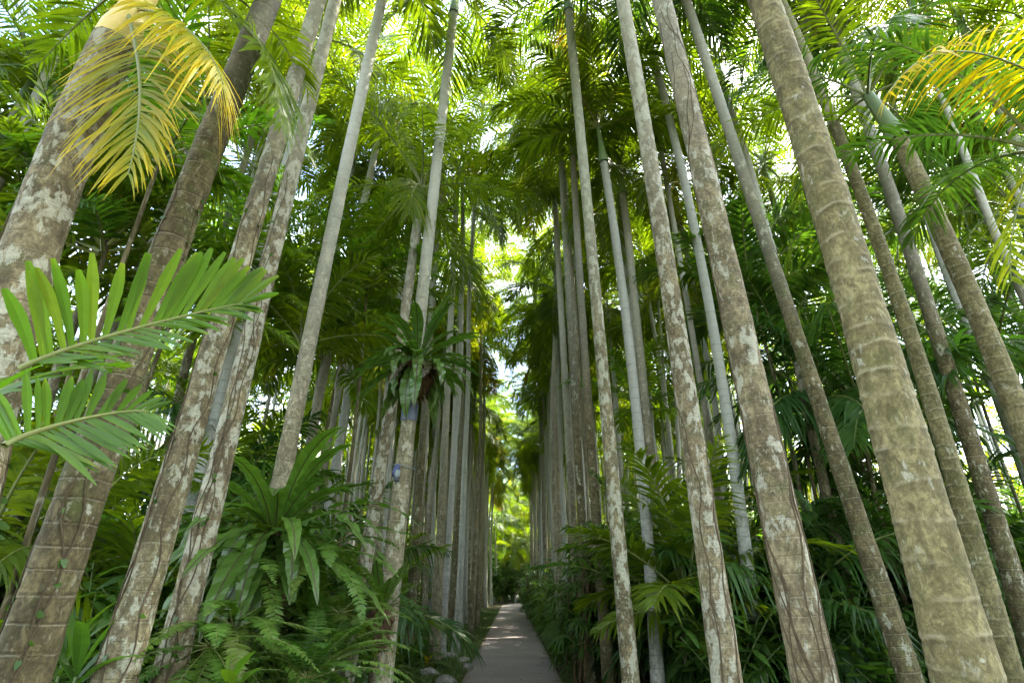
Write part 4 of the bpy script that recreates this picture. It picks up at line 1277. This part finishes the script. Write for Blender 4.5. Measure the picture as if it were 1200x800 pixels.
mb = MB()
n = 26000
y = 3.5 + 45 * rng.uniform(0, 1, n) ** 1.5
sg = rng.choice([-1, 1], n)
x = sg * (2.0 + (np.minimum(y * 1.05, 20)) * rng.uniform(0, 1, n))
zb = ground_h(x, y) + rng.uniform(0, .45, n) ** 1.5
az = rng.uniform(0, 6.28, n)
el = rng.normal(.3, .4, n)
d = np.stack([np.cos(az) * np.cos(el), np.sin(az) * np.cos(el), np.sin(el)], 1)
wv = nrm(np.cross(d, [0, 0, 1.0]) + rng.normal(0, .2, (n, 3)))
ln = rng.uniform(.1, .26, n)
mb.leaflets(np.stack([x, y, zb], 1), d, wv, ln, ln * .17, rng.uniform(.1, .7, n), 3, np.clip(rng.normal(.25, .12, n), 0, 1), 0, wide=.4, tip=.08)
tag(obj('undergrowth', mb.mesh('undergrowth', M['shrub_leaf'])), 'leafy ground cover spread under the palms', 'undergrowth', kind='stuff')

# fallen leaflets on the path, the verges and the soil
M['dead_leaf'] = plain_material('dead_leaf', (0.11, 0.075, 0.035), (0.24, 0.17, 0.08), 3, 0.8, 0.2)
mb = MB()
n = 1500
y = 9 + 45 * rng.uniform(0, 1, n) ** 1.8
x = np.where(rng.uniform(0, 1, n) < .22, rng.uniform(-.88, .88, n), rng.choice([-1, 1], n) * (.80 + np.abs(rng.normal(0, .6, n))))
zb = np.where(np.abs(x) < .9, .052, ground_h(x, y) + .03) + rng.uniform(0, .012, n)
az = rng.uniform(0, 6.28, n)
d = nrm(np.stack([np.cos(az), np.sin(az), rng.uniform(.0, .15, n)], 1))
wv = nrm(np.stack([-np.sin(az), np.cos(az), rng.normal(0, .15, n)], 1))
ln = rng.uniform(.05, .22, n)
mb.leaflets(np.stack([x, y, zb], 1), d, wv, ln, rng.uniform(.008, .02, n), rng.uniform(.0, .1, n), 3, 0, 0)
tag(obj('fallen_leaves', mb.mesh('fallen_leaves', M['dead_leaf'])), 'dry brown leaves fallen on the path and its verges', 'leaves', kind='stuff')

# ------------------------------------------------------------------ sunlit growth at the end of the path and far forest
for i, (x, y, kd, s) in enumerate([(-1.5, 59.5, 3, 1.2), (.1, 61.5, 3, 1.5), (1.9, 61, 3, 1.4), (-.7, 61, 1, 1.7), (-2.5, 60, 3, 1.6), (2.9, 60, 3, 1.6), (-1.6, 62, 3, 1.5), (-.6, 64, 3, 2.0), (.2, 67, 1, 1.8), (-2.6, 66, 3, 2.4), (1.0, 70, 3, 2.6), (-1.2, 71, 3, 3.0), (2.8, 68, 3, 2.2), (0, 75, 3, 3.6), (-3.4, 74, 3, 3.4), (3.4, 76, 3, 3.4)]):
    bush(kd, x, y, 'sunlit yellow green bush closing the far end of the path', 'bushes at the end of the path', s)
lows = []
for i in range(4):
    q = MB()
    for j in range(11):
        frond(q, (0, 0, 0), j * 2.4 + rng.normal(0, .2), 1.3 - 1.8 * j / 10, rng.uniform(.7, 1.4), rng.uniform(2.4, 3.2), 22, .75, .11, .5, .2 + .1 * i + rng.normal(0, .06), K=2)
    lows.append((np.concatenate(q.v), np.concatenate(q.f), np.concatenate(q.t), np.concatenate(q.m)))
mb = MB()
for i in range(420):
    ang = rng.uniform(-1.0, 1.0) if i % 4 else rng.uniform(-.25, .25)
    dist = rng.uniform(46, 95) if abs(ang) > .3 else rng.uniform(72, 100)
    V, F, T_, M_ = lows[i % 4]
    a = rng.uniform(0, 6.28)
    sc_ = rng.uniform(1.0, 1.7)
    P = np.stack([V[:, 0] * math.cos(a) - V[:, 1] * math.sin(a), V[:, 0] * math.sin(a) + V[:, 1] * math.cos(a), V[:, 2]], 1) * sc_
    P += np.array([math.sin(ang) * dist, math.cos(ang) * dist, rng.uniform(.5, 15)])
    mb.v.append(P); mb.f.append(F + mb.nv); mb.t.append(T_); mb.u.append(np.zeros((len(V), 2))); mb.m.append(M_ * 0); mb.smooth.append(np.zeros(len(F), bool))
    mb.nv += len(V)
for i in range(270):
    y = rng.uniform(16, 75)
    x = rng.choice([-1, 1]) * (rng.uniform(3.4, 9 + y * .4) if i % 2 else rng.uniform(3.0, 4.0 + y * .22))
    V, F, T_, M_ = lows[i % 4]
    a = rng.uniform(0, 6.28)
    Hh = rng.uniform(8, 14)
    P = np.stack([V[:, 0] * math.cos(a) - V[:, 1] * math.sin(a), V[:, 0] * math.sin(a) + V[:, 1] * math.cos(a), V[:, 2]], 1) * rng.uniform(.8, 1.1) + np.array([x, y, Hh])
    mb.v.append(P); mb.f.append(F + mb.nv); mb.t.append(T_ * .6); mb.u.append(np.zeros((len(V), 2))); mb.m.append(M_ * 0); mb.smooth.append(np.zeros(len(F), bool))
    mb.nv += len(V)
    zz = np.linspace(-.3, Hh, 9)
    mb.tube(np.stack([x + .15 * np.sin(zz * .4 + a), y + 0 * zz, zz], 1), np.linspace(.085, .055, 9), 6, .5, 1)
tag(obj('distant_forest', mb.mesh('distant_forest', [M['palm_leaf'], M['bark_far']])), 'far mass of forest foliage beyond the palms', 'forest', kind='stuff')
for (px, py, Y, lb) in [(905, 185, 11.0, 'palm crown high behind the dark leaning trunk on the right'), (880, 130, 14.0, 'farther palm crown between the vine wrapped and thickest palms')]:
    p = at(px, py, Y)
    forest_palm(p[0], Y, p[2] - .9, lb, None, .8, cs=(1.1, 1.25))
